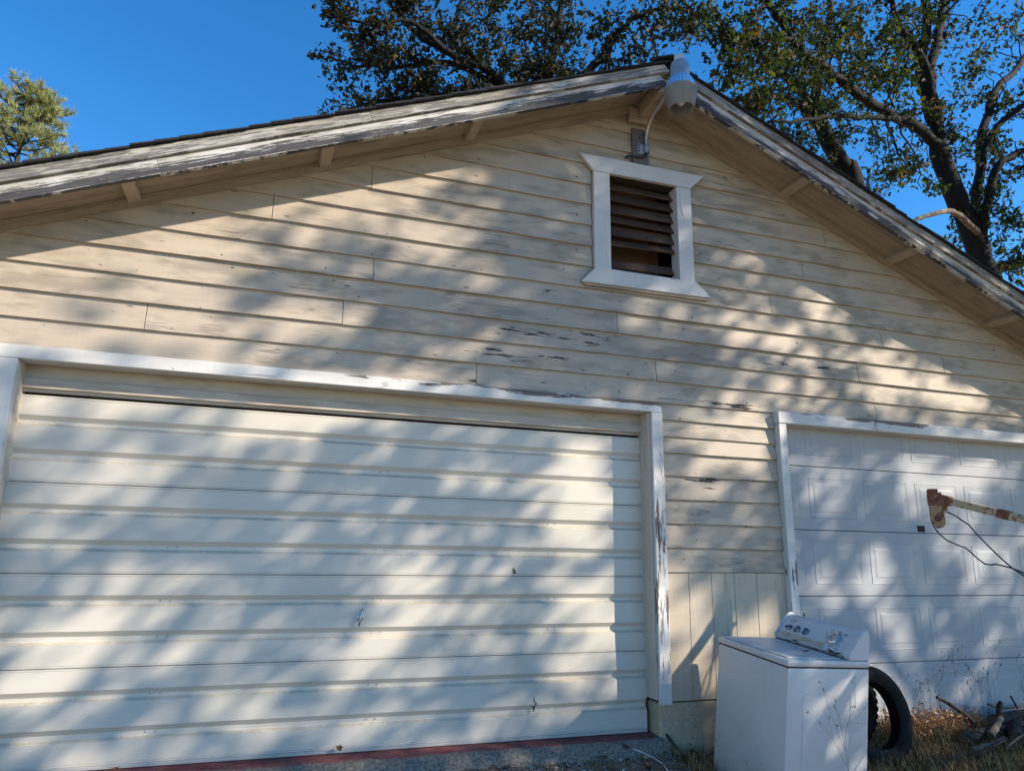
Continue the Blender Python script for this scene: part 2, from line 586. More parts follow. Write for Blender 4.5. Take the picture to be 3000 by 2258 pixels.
# solid wall behind the siding, in pieces round the openings
def backing(poly):
    MB().prism(poly, -.118, -.03).build('wall_sheathing', M_DARK, garage)
backing([(WALL_L, -.4), (-4.30, -.4), (-4.30, zline(-4.30) + .06), (WALL_L, zline(WALL_L) + .06)])
backing([(-4.30, 2.36), (-.36, 2.36), (-.36, zline(-.36) + .05), (-4.30, zline(-4.30) + .05)])
backing([(-.36, 2.36), (.40, 2.36), (.40, 3.45), (-.36, 3.45)])
backing([(-.36, 4.31), (.40, 4.31), (.40, zline(.40) + .05), (AX, ZW + .05), (-.36, zline(-.36) + .05)])
backing([(.40, 2.36), (WALL_R, 2.36), (WALL_R, zline(WALL_R) + .05), (.40, zline(.40) + .05)])
backing([(.06, .10), (1.20, .10), (1.20, 2.36), (.06, 2.36)])
backing([(4.98, -.4), (WALL_R, -.4), (WALL_R, 2.36), (4.98, 2.36)])
# side and rear walls, floor slab
MB().box(WALL_L, WALL_L + .12, -.03, DEPTH, -.4, zline(WALL_L) + .05).build('side_wall', M_SIDING, garage)
MB().box(WALL_R - .12, WALL_R, -.03, DEPTH, -.4, zline(WALL_R) + .05).build('side_wall', M_SIDING, garage)
MB().prism([(WALL_L, -.4), (WALL_R, -.4), (WALL_R, zline(WALL_R) + .05), (AX, ZW + .05), (WALL_L, zline(WALL_L) + .05)], DEPTH, DEPTH + .12).build('rear_wall', M_SIDING, garage)

LAPS = [2.404, 2.581, 2.759, 2.938, 3.113, 3.284, 3.465, 3.648, 3.828, 4.012, 4.192, 4.378, 4.561, 4.745, 4.93, 5.1]


def siding_board(x0, x1, z0, z1, lowL=None, lowR=None, lip=.0, mat=None, cl=True):
    """one lapped board; clipped to the gable line"""
    gap = .0022
    x0 += gap; x1 -= gap
    yb = -.1445 - lip + random.uniform(-.0022, .0022)
    yt = -.1235
    zb = z0 + random.uniform(-.0015, .0015)
    zt = z1 + .006
    def xl(z): return AX - (ZW + .02 - z) / SL
    def xr(z): return AX + (ZW + .02 - z) / SL
    def rect(z, y):
        a = max(x0, xl(z)) if cl else x0
        b = min(x1, xr(z)) if cl else x1
        return a, b
    if cl and zb > ZW: return None
    zt2 = min(zt, ZW + .018) if cl else zt
    n = max(2, int((x1 - x0) / .45))
    # long strip so that the lower edge can wander a little
    a0, b0 = rect(zb, yb); a1, b1 = rect(zt2, yt)
    if b0 - a0 < .03: return None
    if b1 - a1 < .001: b1 = a1 + .001
    ym = yb + (yt - yb) * (zt2 - zb) / (zt - zb)
    vs, fs = [], []
    ph = random.uniform(0, 6)
    for i in range(n + 1):
        t = i / n
        w = .0022 * math.sin(ph + 2.3 * t * (x1 - x0)) + random.uniform(-.0005, .0005)
        xa = a0 + (b0 - a0) * t; xb = a1 + (b1 - a1) * t
        vs += [(xa, yb + w, zb + w), (xb, ym, zt2), (xb, ym + .014, zt2), (xa, yb + .024, zb + w)]
    for i in range(n):
        k = 4 * i
        for j in range(4):
            fs.append((k + j, k + (j + 1) % 4, k + 4 + (j + 1) % 4, k + 4 + j))
    fs += [(3, 2, 1, 0), (4 * n, 4 * n + 1, 4 * n + 2, 4 * n + 3)]
    return MB().add(vs, fs).build('siding_board', mat or M_SIDING, garage)


VX0, VX1 = -.452, .475
JOINTS = {0: [-1.392, 2.297, -4.9], 1: [.095, -3.6], 2: [-2.373, 2.134], 3: [-.24, 3.161], 4: [-2.179, 2.444, -4.4], 5: [1.249],
          6: [-2.9], 7: [1.62], 8: [-2.232], 9: [1.9], 10: [], 11: [], 12: [], 13: []}
for n in range(len(LAPS) - 1):
    z0, z1 = LAPS[n], LAPS[n + 1]
    cuts = sorted(JOINTS.get(n, []))
    edges = [WALL_L] + cuts + [WALL_R]
    segs = list(zip(edges[:-1], edges[1:]))
    if 6 <= n <= 10:
        s2 = []
        for a, b in segs:
            if a < VX0 and b > VX1: s2 += [(a, VX0), (VX1, b)]
            elif a < VX0 < b: s2.append((a, VX0))
            elif a < VX1 < b: s2.append((VX1, b))
            elif b <= VX0 or a >= VX1: s2.append((a, b))
        segs = s2
    for a, b in segs:
        siding_board(a, b, z0, z1, lip=.004 if n in (4,) else 0)
# strip between the doors
STRIP = [1.105, 1.284, 1.464, 1.648, 1.833, 2.009, 2.138, 2.271, 2.404]
for z0, z1 in zip(STRIP[:-1], STRIP[1:]):
    siding_board(.112, 1.196, z0, z1, cl=False)
for (a, b) in ((WALL_L, -4.36), (4.98, WALL_R)):
    z = .2
    while z < 2.40:
        siding_board(a, b, z, min(z + .1837, 2.404), cl=False); z += .1837
# vertical boards under them
GR = [.112, .315, .516, .721, .925, 1.196]
for a, b in zip(GR[:-1], GR[1:]):
    MB().cbox(a + .0015, b - .0015, -.134, -.117, .20, 1.103, .002).build('vertical_board', M_TONGUE, garage)
# foundation
MB().cbox(.036, 1.21, -.124, .10, -.55, .192, .012).build('foundation', M_FOUND, garage)
MB().cbox(WALL_L, -4.28, -.124, .10, -.55, .192, .012).build('foundation', M_FOUND, garage)
MB().cbox(4.96, WALL_R, -.124, .10, -.55, .192, .012).build('foundation', M_FOUND, garage)

# ---- left door
M_BOLT = simple('painted_bolt', (.36, .34, .30), .5)
M_HANDLE = simple('dull_chrome', (.42, .43, .45), .32, .9)
dl = empty('garage_door'); dl.parent = garage
dl['label'] = 'wide ribbed cream overhead door'
SEC = 2.134 / 4
DX0, DX1 = -4.243, .003
prof = [(0, .003), (0, .010), (.003, .012), (0, .014), (0, .130), (.021, .150), (.021, .172), (.0, .203), (0, .343), (.021, .363), (.021, .378), (0, .409),
        (0, SEC - .016), (.003, SEC - .014), (0, SEC - .012), (0, SEC - .002), (.04, SEC - .002), (.04, .003)]
for k in range(4):
    pb = MB(); NS = 48; n_ = len(prof)
    for i in range(NS + 1):
        x = DX0 + (DX1 - DX0) * i / NS
        wy = .0016 * math.sin(x * 2.1 + k * 1.9) + .0011 * math.sin(x * 5.3 + k)
        wz = .0011 * math.sin(x * 1.7 + 2.2 * k)
        for q, (y, z) in enumerate(prof):
            inner = 3 < q < 12
            pb.v.append((x, y + wy * (1.6 if inner else .6) if q < 16 else y, z + (wz * 1.5 + random.uniform(-.0006, .0006) if inner else 0)))
    for i in range(NS):
        for q in range(n_):
            pb.f.append((i * n_ + q, i * n_ + (q + 1) % n_, (i + 1) * n_ + (q + 1) % n_, (i + 1) * n_ + q)); pb.mi.append(0)
    p = pb.build('door_section', M_DOOR, dl)
    p.location.z = k * SEC
    b = MB()
    for xb in (-3.30, -2.0, -.74):
        for dx in (-.028, .028):
            for zb in (.166, .376):
                b.lathe([(.0045, .021), (.0045, .018), (.001, .017)], (xb + dx, 0, zb), 8, axis='Y')
    o = b.build('bolt_heads', M_BOLT, p, smooth=True); o['kind'] = 'stuff'
MB().box(DX0 - .05, DX1 + .05, .06, .075, -.02, 2.45).build('door_backing', M_DARK, dl)
MB().cbox(DX0, DX1, -.004, .04, -.022, .001, .004).build('bottom_seal', simple('seal_rubber', (.40, .385, .35), .7), dl)
# handle
hx, hz = -2.11, .80
h = empty('door_handle'); h.parent = dl
MB().lathe([(.022, .0), (.022, -.006), (.010, -.010), (.008, -.026)], (hx, 0, hz), 20, axis='Y', cap=True).build('handle_plate', M_HANDLE, dl, smooth=40)
bpy.data.objects.remove(h)
MB().tube([(hx - .010, -.030, hz - .055), (hx - .005, -.033, hz - .027), (hx, -.034, hz), (hx + .005, -.033, hz + .027), (hx + .009, -.030, hz + .055)], [.005, .008, .011, .008, .006], 10).build('handle_bar', M_HANDLE, dl, smooth=True)
# tears and stuck scraps on the skin
M_TEAR = simple('tear_hole', (.02, .018, .016), .9)
tear = MB()
tp = [(-.02, .0), (-.004, .012), (.0, .05), (.008, .016), (.028, .004), (.010, -.006), (.004, -.03), (-.006, -.055), (-.006, -.010)]
tear.prism([(-.88 + x, .205 + z) for x, z in reversed(tp)], -.0025, .002)
tear.build('tear', M_TEAR, dl)
MB().add([(-.90, -.002, .20), (-.885, -.018, .197), (-.872, -.012, .215), (-.886, -.002, .225)], [(0, 1, 2, 3)]).build('torn_flap', M_DOOR, dl)
M_LEAFD = simple('dead_leaf', (.12, .065, .03), .8, 0, .3, .4, 30)
MB().prism([(-1.045, 1.085), (-1.02, 1.085), (-1.03, 1.11), (-1.042, 1.125)], -.005, -.001).build('stuck_scrap', M_LEAFD, dl)
# header strips above the door
MB().sweepx([(-.004, 2.236), (-.002, 2.40), (.03, 2.40), (.03, 2.236)], DX0 - .02, DX1 + .02).build('header_board', M_HEADER, garage)
MB().sweepx([(-.034, 2.170), (-.030, 2.232), (-.010, 2.238), (.03, 2.238), (.03, 2.17)], DX0 - .02, DX1 + .02).build('header_board', M_HEADER, garage)
MB().sweepx([(-.012, 2.150), (-.012, 2.171), (.03, 2.171), (.03, 2.150)], DX0 - .02, DX1 + .02).build('weather_strip', M_HEADER, garage)
# trim of the left door
MB().cbox(-4.358, .112, -.172, -.02, 2.317, 2.401, .004).build('head_trim', M_TRIM_H, garage)
MB().cbox(-4.356, -4.246, -.174, -.10, .20, 2.3155, .004).build('jamb_trim', M_TRIM_V, garage)
MB().cbox(-4.300, -4.243, -.098, .05, .02, 2.3155, .003).build('jamb_liner', M_JAMB, garage)
MB().cbox(.003, .050, -.142, .05, .215, 2.3155, .003).build('jamb_liner', M_JAMB, garage)
MB().cbox(.018, .116, -.176, -.1435, .182, 2.3155, .005).build('jamb_trim', M_TRIM_V, garage)

# ---- right door
dr = empty('garage_door'); dr.parent = garage
dr['label'] = 'white raised-panel overhead door'
S2 = .5325
RX0, RX1 = 1.24, 5.02
PITCHX = .5845
for k in range(5):
    zb = -.145 + k * S2
    o = MB().cbox(RX0, RX1, -.045, -.005, zb + .0025, zb + S2 - .0025, .003).build('door_section', M_DOOR2, dr)
pm = MB()
rings = [(0, .001), (.005, -.0028), (.012, -.0004), (.046, -.0004), (.062, -.0038)]
PW, PH = .490, .343
vs, fs = [], []
for ins, yy in rings:
    vs += [(ins, yy, ins), (PW - ins, yy, ins), (PW - ins, yy, PH - ins), (ins, yy, PH - ins)]
for i in range(len(rings) - 1):
    for j in range(4):
        fs.append((4 * i + j, 4 * i + (j + 1) % 4, 4 * i + 4 + (j + 1) % 4, 4 * i + 4 + j))
e = 4 * (len(rings) - 1)
fs.append((e, e + 1, e + 2, e + 3))
first = None
for k in range(5):
    for i in range(6):
        x = 1.572 + (i) * PITCHX
        if i == 5: x = 1.572 - PITCHX
        if x < RX0:
            # the column partly behind the jamb
            x0c = RX0 - x + .004
            m2 = MB().add([(max(px, x0c), py, pz) for px, py, pz in vs], fs)
            o = m2.build('raised_panel', M_DOOR2, dr)
        elif first is None:
            first = MB().add(vs, fs).build('raised_panel', M_DOOR2, dr); o = first
        else:
            o = first.copy(); col.objects.link(o); o.parent = dr
        o.location = (x, -.0455, -.145 + k * S2 + .097)
MB().box(2.718, 2.803, -.0478, -.046, 1.463, 1.517).build('lock_hole', M_TEAR, dr)
MB().box(RX0, RX1, .0, .012, -.3, 2.6).build('door_backing', M_DARK, dr)
MB().cbox(RX0, RX1, -.048, -.01, -.172, -.146, .004).build('bottom_seal', M_BLACK, dr)
MB().cbox(1.194, 4.99, -.198, -.02, 2.309, 2.408, .005).build('head_trim', M_TRIM_H, garage)
MB().cbox(1.197, 1.274, -.192, -.04, -.16, 2.3075, .005).build('jamb_trim', M_TRIM_V, garage)
MB().cbox(4.90, 4.98, -.192, -.04, -.16, 2.3075, .005).build('jamb_trim', M_TRIM_V, garage)
MB().box(1.2, 5.0, -.05, .1, -.5, -.175).build('door_sill', M_FOUND, garage)
# curled paint strip on the right head
MB().tube([(2.215, -.203, 2.395), (2.205, -.215, 2.36), (2.215, -.218, 2.32), (2.235, -.208, 2.30)], [.004, .008, .006, .002], 5).build('curled_paint', M_TRIM_H, garage, smooth=True)

# ---- threshold of the left door
th = MB()
xs = np.linspace(-4.32, .045, 150)
rows = [(.06, -.024), (-.02, -.026), (-.09, -.03), (-.15, -.036), (-.19, -.052), (-.235, -.088), (-.27, -.14), (-.28, -.25)]
for i, x in enumerate(xs):
    for j, (y, z) in enumerate(rows):
        w = 0 if j < 2 else 1
        th.v.append((x, y + w * random.uniform(-.009, .009) * (1 if j > 2 else .3), z + w * random.uniform(-.005, .005) * (1.6 if j > 3 else .6)))
nr = len(rows)
for i in range(len(xs) - 1):
    for j in range(nr - 1):
        th.f.append((i * nr + j, (i + 1) * nr + j, (i + 1) * nr + j + 1, i * nr + j + 1)); th.mi.append(0)
th.build('threshold', M_THRESH, garage, smooth=35)

# ---- gable vent
vent = empty('gable_vent'); vent.parent = garage
MB().prism([(-.447, 4.307), (.468, 4.312), (.607, 4.452), (-.572, 4.442)], -.176, -.142).build('vent_head', M_VENT_TRIM, vent)
MB().prism([(-.569, 3.318), (.618, 3.330), (.476, 3.4555), (-.440, 3.4525)], -.180, -.142).build('vent_sill', M_VENT_TRIM, vent)
MB().prism([(-.52, 3.300), (.60, 3.310), (.61, 3.3285), (-.555, 3.3165)], -.166, -.142).build('sill_drip', M_SIDING, vent)
MB().cbox(-.447, -.300, -.172, -.05, 3.454, 4.306, .003).build('vent_stile', M_VENT_TRIM_V, vent)
MB().cbox(.330, .472, -.172, -.05, 3.457, 4.310, .003).build('vent_stile', M_VENT_TRIM_V, vent)
for i, (zc, tilt, roll) in enumerate([(4.245, 50, .0), (4.148, 57, .010), (4.043, 63, -.006), (3.950, 54, .012), (3.846, 66, -.012), (3.745, 48, -.030)]):
    o = MB().cbox(-.322, .322, -.056, .056, -.007, .007, .002).build('vent_slat', M_SLAT, vent)
    o.location = (.015, -.075, zc); o.rotation_euler = (R(tilt), roll, 0)
o = MB().cbox(-.315, .315, -.045, .045, -.007, .007, .002).build('vent_slat', M_SLAT, vent)
o.location = (.015, -.06, 3.560); o.rotation_euler = (R(62), -.035, 0)
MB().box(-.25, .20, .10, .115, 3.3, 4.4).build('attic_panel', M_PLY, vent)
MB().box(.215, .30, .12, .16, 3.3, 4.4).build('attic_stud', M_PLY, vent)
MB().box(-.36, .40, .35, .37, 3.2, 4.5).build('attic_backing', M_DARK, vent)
MB().cbox(-.302, -.27, -.04, .03, 3.50, 3.62, .004).build('pipe_stub', M_VENT_TRIM_V, vent)

# ---- eaves
def slope_obj(o, side, z_apex, y=0):
    """local x runs down the slope from the ridge, local z across"""
    o.location = (AX, y, z_apex)
    if side > 0: o.rotation_euler = (0, ANG, 0)
    else: o.rotation_euler = (0, ANG, math.pi)
    return o


LEN = (WALL_R - AX + .42) / math.cos(ANG)
EY0, EY1 = -.565, -.527


def rake_board(name, mat, w, y0, y1, z_apex, length=LEN, joints=()):
    """boards down both slopes, mitred at the ridge"""
    for side in (-1, 1):
        cuts = [0] + list(joints) + [length]
        for a, b in zip(cuts[:-1], cuts[1:]):
            b -= .002
            t = math.tan(ANG)
            ya, yb = (y0, y1) if side > 0 else (-y1, -y0)
            n = max(2, int((b - a) / .3))
            vs, fs = [], []
            for i in range(n + 1):
                x = a + (b - a) * i / n
                jz = random.uniform(-.0012, .0012)
                x0_ = x - (0 if a > 0 or i else 0); xt = x + (w * t if (a == 0 and i == 0) else 0)
                vs += [(x0_, ya, jz), (x0_, yb, jz), (xt if i == 0 else x, yb, w), (xt if i == 0 else x, ya, w)]
            for i in range(n):
                k = 4 * i
                for j in range(4): fs.append((k + j, k + (j + 1) % 4, k + 4 + (j + 1) % 4, k + 4 + j))
            fs += [(3, 2, 1, 0), (4 * n, 4 * n + 1, 4 * n + 2, 4 * n + 3)]
            o = MB().add(vs, fs).build(name, mat, garage)
            slope_obj(o, side, z_apex)


rake_board('fascia_board', M_FASCIA, .102, EY0, EY1, 4.958, joints=(3.9,))
rake_board('rake_moulding', M_RAKE, .068, -.592, -.53, 5.072, joints=(2.55,))
# soffit sheathing boards, three per slope, and the frieze board against the wall
for side in (-1, 1):
    ye = [(-.13, -.262), (-.266, -.398), (-.402, -.526)]
    for (yb, ya) in ye:
        a, b = (ya, yb) if side > 0 else (-yb, -ya)
        o = MB().box(0 if side > 0 else 0, LEN, a, b, 0, .022).build('soffit_board', M_SOFFIT, garage)
        slope_obj(o, side, 5.055)
    a, b = (-.160, -.120) if side > 0 else (.120, .160)
    o = MB().box(.0, LEN - .4, a, b, 0, .062).build('frieze_board', M_SOFFIT, garage)
    slope_obj(o, side, 4.988)
    a, b = (-.172, -.1605) if side > 0 else (.1605, .172)
    o = MB().box(.0, LEN - .4, a, b, 0, .016).build('frieze_bead', M_SOFFIT, garage)
    slope_obj(o, side, 5.034)
for lx in (-4.93, -3.752, -2.570, -1.497, 1.455, 2.611, 3.791, 4.97):
    side = 1 if lx > AX else -1
    d = abs(lx - AX) / math.cos(ANG)
    a, b = (-.526, -.1205) if side > 0 else (.1205, .526)
    o = MB().cbox(d - .043, d + .043, a, b, 0, .038, .003).build('lookout', M_LOOK, garage)
    slope_obj(o, side, 5.017)
MB().cbox(-.016, .100, -.55, -.1505, 4.895, 5.02, .004).build('ridge_beam', M_LOOK, garage)
MB().cbox(-.105, .098, -.185, -.150, 4.842, 4.893, .004).build('beam_block', M_LOOK, garage)
MB().cbox(-.105, -.020, -.19, -.150, 4.8945, 4.97, .004).build('beam_block', M_LOOK, garage)

# ---- roof: deck and shingle courses, each overlapping the next
roof = empty('roof'); roof.parent = garage
for side in (-1, 1):
    a, b = (-.528, DEPTH + .5) if side > 0 else (-(DEPTH + .5), .528)
    o = MB().box(.02, LEN, a, b, 0, .05).build('roof_deck', M_SOFFIT, roof)
    slope_obj(o, side, 5.082)
    expo = .142
    n = int(LEN / expo)
    for i in range(n):
        x1 = LEN + .02 - i * expo
        x0 = max(.0, x1 - expo * 2.0)
        yo = random.uniform(-.012, .010)
        a, b = (-.615 + yo, DEPTH + .52) if side > 0 else (-(DEPTH + .52), .615 - yo)
        vs = [(x0, a, .0), (x1, a, .010), (x1, b, .010), (x0, b, .0), (x0, a, .007), (x1, a, .021), (x1, b, .021), (x0, b, .007)]
        o = MB().add(vs, [(0, 3, 2, 1), (4, 5, 6, 7), (0, 1, 5, 4), (1, 2, 6, 5), (2, 3, 7, 6), (3, 0, 4, 7)]).build('shingle_course', M_SHINGLE, roof)
        slope_obj(o, side, 5.149)
# ridge caps
for k in range(0, 30):
    y = -.64 + k * .24
    w = .155
    z = 5.182 + .004 * (k % 2)
    mbr = MB()
    vs = []
    for yy, dz in ((y, .016), (y + .30, 0)):
        vs += [(AX - w, yy, z - SL * w + dz), (AX, yy, z + dz), (AX + w, yy, z - SL * w + dz), (AX + w, yy, z - SL * w + dz - .012), (AX, yy, z + dz - .012), (AX - w, yy, z - SL * w + dz - .012)]
    mbr.add(vs, [(0, 1, 7, 6), (1, 2, 8, 7), (2, 3, 9, 8), (3, 4, 10, 9), (4, 5, 11, 10), (5, 0, 6, 11), (0, 5, 4, 1), (1, 4, 3, 2), (6, 7, 10, 11), (7, 8, 9, 10)])
    mbr.build('ridge_cap', M_SHINGLE, roof)
MB().cbox(-.078, .076, -.168, -.1455, 4.456, 4.785, .003).build('mount_board', M_GREYBOARD, garage)

# ------------------------------------------------------------------ security light
def lens_mat():
    t = NT('lamp_lens')
    v = t.co()
    n = t.noise(t.scale(v, (30, 30, 2)), 1, 4, .6)
    c = t.mix(t.step(n, .4, .65), (.42, .39, .34), (.36, .33, .285))
    tr = t.new('ShaderNodeBsdfTranslucent'); t.link(c, tr.inputs[0])
    tp = t.new('ShaderNodeBsdfTransparent'); tp.inputs[0].default_value = (.85, .83, .78, 1)
    t.done(c, .32)
    m1 = t.new('ShaderNodeMixShader'); m1.inputs[0].default_value = .45
    t.link(t.b.outputs[0], m1.inputs[1]); t.link(tr.outputs[0], m1.inputs[2])
    m2 = t.new('ShaderNodeMixShader'); m2.inputs[0].default_value = .22
    t.link(m1.outputs[0], m2.inputs[1]); t.link(tp.outputs[0], m2.inputs[2])
    t.link(m2.outputs[0], t.out.inputs[0])
    return t.m


LX, LY = .041, -.75
light = tag(empty('security_light', (LX, LY, 4.6)), 'grey dusk-to-dawn yard light on curved pipe arm under the ridge', 'light')
def lp(mb, name, mat, smooth=True, parent=None):
    o = mb.build(name, mat, parent or light, smooth=smooth)
    o.matrix_parent_inverse = light.matrix_world.inverted() if parent is None else Matrix()
    return o
bpy.context.view_layer.update()
lp(MB().lathe([(.0, 5.094), (.036, 5.094), (.040, 5.088), (.043, 5.042), (.043, 5.038)], (LX, LY, 0), 28), 'photocell', simple('photocell_plastic', (.44, .46, .43), .5), 50)
lp(MB().lathe([(.046, 5.039), (.046, 5.030)], (LX, LY, 0), 24), 'photocell_gasket', M_BLACK)
lp(MB().lathe([(.0, 5.034), (.050, 5.033), (.066, 5.024), (.074, 5.000), (.076, 4.905), (.079, 4.90), (.079, 4.892)], (LX, LY, 0), 32), 'lamp_housing', M_ALU, 50)
# fluted reflector collar
rc = MB()
N = 96
for r, z in ((.079, 4.893), (.094, 4.868), (.112, 4.825), (.124, 4.788)):
    for k in range(N):
        a = 2 * math.pi * k / N
        r2 = r + (.0022 if (k // 2) % 2 else -.0012)
        rc.v.append((LX + r2 * math.cos(a), LY + r2 * math.sin(a), z))
for i in range(3):
    for k in range(N):
        rc.f.append((i * N + k, i * N + (k + 1) % N, (i + 1) * N + (k + 1) % N, (i + 1) * N + k)); rc.mi.append(0)
lp(rc, 'reflector_collar', simple('bright_aluminium', (.72, .75, .80), .25, .9), False)
lp(MB().lathe([(.125, 4.790), (.129, 4.786), (.129, 4.776), (.124, 4.772)], (LX, LY, 0), 40), 'lens_ring', M_ALU, 50)
lp(MB().lathe([(.125, 4.778), (.122, 4.74), (.112, 4.68), (.100, 4.625), (.097, 4.617), (.0945, 4.619), (.108, 4.68), (.118, 4.74), (.121, 4.777)], (LX, LY, 0), 48), 'lamp_lens', lens_mat(), 50)
lp(MB().lathe([(.022, 4.86), (.024, 4.76), (.040, 4.72), (.042, 4.69), (.034, 4.672), (.018, 4.668), (.018, 4.655), (.0, 4.652)], (LX, LY, 0), 24), 'bulb', simple('bulb_glass', (.80, .78, .72), .2))
arm = MB().tube([(.042, -.186, 4.553), (.042, -.186, 4.63), (.042, -.189, 4.69), (.042, -.205, 4.745), (.042, -.245, 4.797), (.042, -.31, 4.838), (.042, -.42, 4.868), (.042, -.55, 4.895), (.042, -.67, 4.922), (LX, LY + .06, 4.94)], .0168, 16, cap=False)
lp(arm, 'pipe_arm', M_GALV)
br = MB()
br.cbox(-.038, .078, -.1745, -.1685, 4.552, 4.642, .002)
br.cbox(.018, .066, -.206, -.175, 4.580, 4.604, .002)
lp(br, 'pipe_bracket', M_GALV, False)
sc = MB()
for x, z in ((-.022, 4.625), (-.022, 4.598), (-.022, 4.570), (.070, 4.570), (-.01, 4.70)):
    sc.lathe([(.0075, -.1750 if z < 4.66 else -.168), (.0075, -.180 if z < 4.66 else -.173), (.0, -.182 if z < 4.66 else -.175)], (x, 0, z), 8, axis='Y')
o = lp(sc, 'bracket_screws', M_BLACK); o['kind'] = 'stuff'
lp(MB().tube([(.042, -.186, 4.57), (.040, -.188, 4.535), (.020, -.190, 4.515), (-.03, -.184, 4.508), (-.09, -.178, 4.507), (-.125, -.160, 4.508), (-.130, -.135, 4.508)], [.010, .0105, .0105, .0095, .0095, .0095, .0095], 10), 'power_cable', M_BLACK)

# ------------------------------------------------------------------ washing machine
def enamel_mat():
    t = NT('white_enamel')
    v = t.co()
    n = t.noise(v, 2.5, 4)
    c = t.mix(t.step(n, .3, .7), (.50, .485, .475), (.55, .535, .525))
    st = t.noise(t.scale(v, (22, 22, 1.1)), 1, 5, .65)
    c = t.mix(t.step(st, .56, .78, 0, .35), c, (.33, .30, .27))
    zz = t.sep(t.co(False))[2]
    gm = t.math('MULTIPLY', t.step(zz, .0, .30, 1, 0), t.step(t.noise(v, 7, 4, .7), .40, .62))
    c = t.mix(t.math('MULTIPLY', gm, .6), c, (.22, .17, .12))
    sp = t.voro(t.scale(v, (9, 9, 9)), 1)
    c = t.mix(t.step(sp, .03, .065, .75, 0), c, (.17, .10, .06))
    return t.done(c, .32, 0, None, .5)
M_ENAMEL = enamel_mat()
M_PANEL = simple('console_plastic', (.55, .555, .57), .4, 0, .5, .05)
M_CAP = simple('console_end_plastic', (.54, .545, .555), .45, 0, .5, .05)
M_TAN = simple('bare_console_strip', (.48, .41, .31), .55, 0, .4, .25, 18)
M_INK = simple('console_ink', (.14, .145, .16), .6)
M_SILVER = simple('knob_silver', (.55, .57, .60), .28, .8)
M_KNOBDARK = simple('knob_grip', (.10, .105, .115), .4, .3)
MW = Matrix(((0.02975, 0.99821, 0.05198, .578), (-0.99413, 0.03484, -0.10253, -.762), (-0.10416, -0.04863, 0.99337, -.279), (0, 0, 0, 1)))
def rotm():
    a, tx, ty = -1.541, .098, .052
    return Matrix.Rotation(tx, 4, 'X') @ Matrix.Rotation(ty, 4, 'Y') @ Matrix.Rotation(a, 4, 'Z')
MW = Matrix.Translation((.578, -.762, -.279)) @ rotm()
wash = tag(empty('washing_machine', mat=MW), 'old white top-loading washing machine leaning in front of the garage wall', 'washing machine')
w2, d2 = .343, .32
cab = MB().cbox(-w2, w2, -d2, d2, .02, .8735, .012).build('cabinet', M_ENAMEL, wash, smooth=30)
# pressed outline on the side panel
em = MB()
pl = [(-.20, .10), (.17, .10), (.17, .70), (.15, .72), (-.18, .72), (-.20, .70)]
em.tube([(w2 + .0005, y, z) for y, z in pl] + [(w2 + .0005, *pl[0])], .0022, 6, cap=False)
em.build('pressed_rib', M_ENAMEL, cab, smooth=True)
for x in (-.28, .28):
    for y in (-.26, .26):
        MB().lathe([(.022, -.02), (.022, .012), (.012, .014), (.012, .03)], (x, y, 0), 12, cap=True).build('foot', M_BLACK, wash)
MB().cbox(-w2 - .003, w2 + .003, -d2 - .006, d2 + .003, .878, .920, .012).build('top_panel', M_ENAMEL, wash, smooth=30)
MB().box(-w2 + .004, w2 - .004, -d2 + .004, d2 - .004, .868, .880).build('rusty_seam', simple('rusty_seam', (.035, .022, .016), .9), wash)
MB().cbox(-w2 + .035, w2 - .035, -d2 + .02, .120, .9205, .928, .0035).build('lid', M_ENAMEL, wash, smooth=30)
# console: sloping body between two end caps
cp = [(.165, .923), (.162, .945), (.262, 1.085), (.285, 1.096), (.318, 1.088), (.320, .923)]
con = MB().sweepx(cp, -w2 + .012, w2 - .055).build('console', M_PANEL, wash)
def cap(x0, x1):
    b = bmesh.new()
    pr = [(.158, .9215), (.150, .945), (.150, .96), (.252, 1.092), (.270, 1.104), (.296, 1.108), (.320, 1.094), (.322, .9215)]
    A = [b.verts.new((x0, y, z)) for y, z in pr]; B = [b.verts.new((x1, y, z)) for y, z in pr]
    n = len(pr)
    b.faces.new(A[::-1]); b.faces.new(B)
    for i in range(n): b.faces.new((A[i], A[(i + 1) % n], B[(i + 1) % n], B[i]))
    bmesh.ops.bevel(b, geom=b.edges[:], offset=.007, segments=2, affect='EDGES')
    MB().bm(b).build('console_end_cap', M_CAP, wash, smooth=40)
cap(w2 - .054, w2 + .001)
cap(-w2 - .001, -w2 + .011)
nf = Vector((0, -(1.085 - .945), (.262 - .162))).normalized()        # outward normal of the sloping face
uf = Vector((0, (.262 - .162), (1.085 - .945))).normalized()
def face_m(x, s, off=.0):
    """frame on the console face: x along the machine, s up the slope"""
    p = Vector((x, .162, .945)) + uf * s + nf * off
    return Matrix(((1, uf.x, nf.x, p.x), (0, uf.y, nf.y, p.y), (0, uf.z, nf.z, p.z), (0, 0, 0, 1)))
def onface(mb, name, mat, x, s, off=0.0, parent=None, smooth=False):
    o = mb.build(name, mat, parent or wash, smooth=smooth)
    o.matrix_local = face_m(x, s, off)
    return o
# bare strip where the facing has come off
onface(MB().box(-.328, .105, -.004, .034, .0003, .0022), 'bare_strip', M_TAN, 0, .008)
onface(MB().box(-.31, .288, -.006, .004, .0003, .004), 'console_lip', M_CAP, 0, -.002)
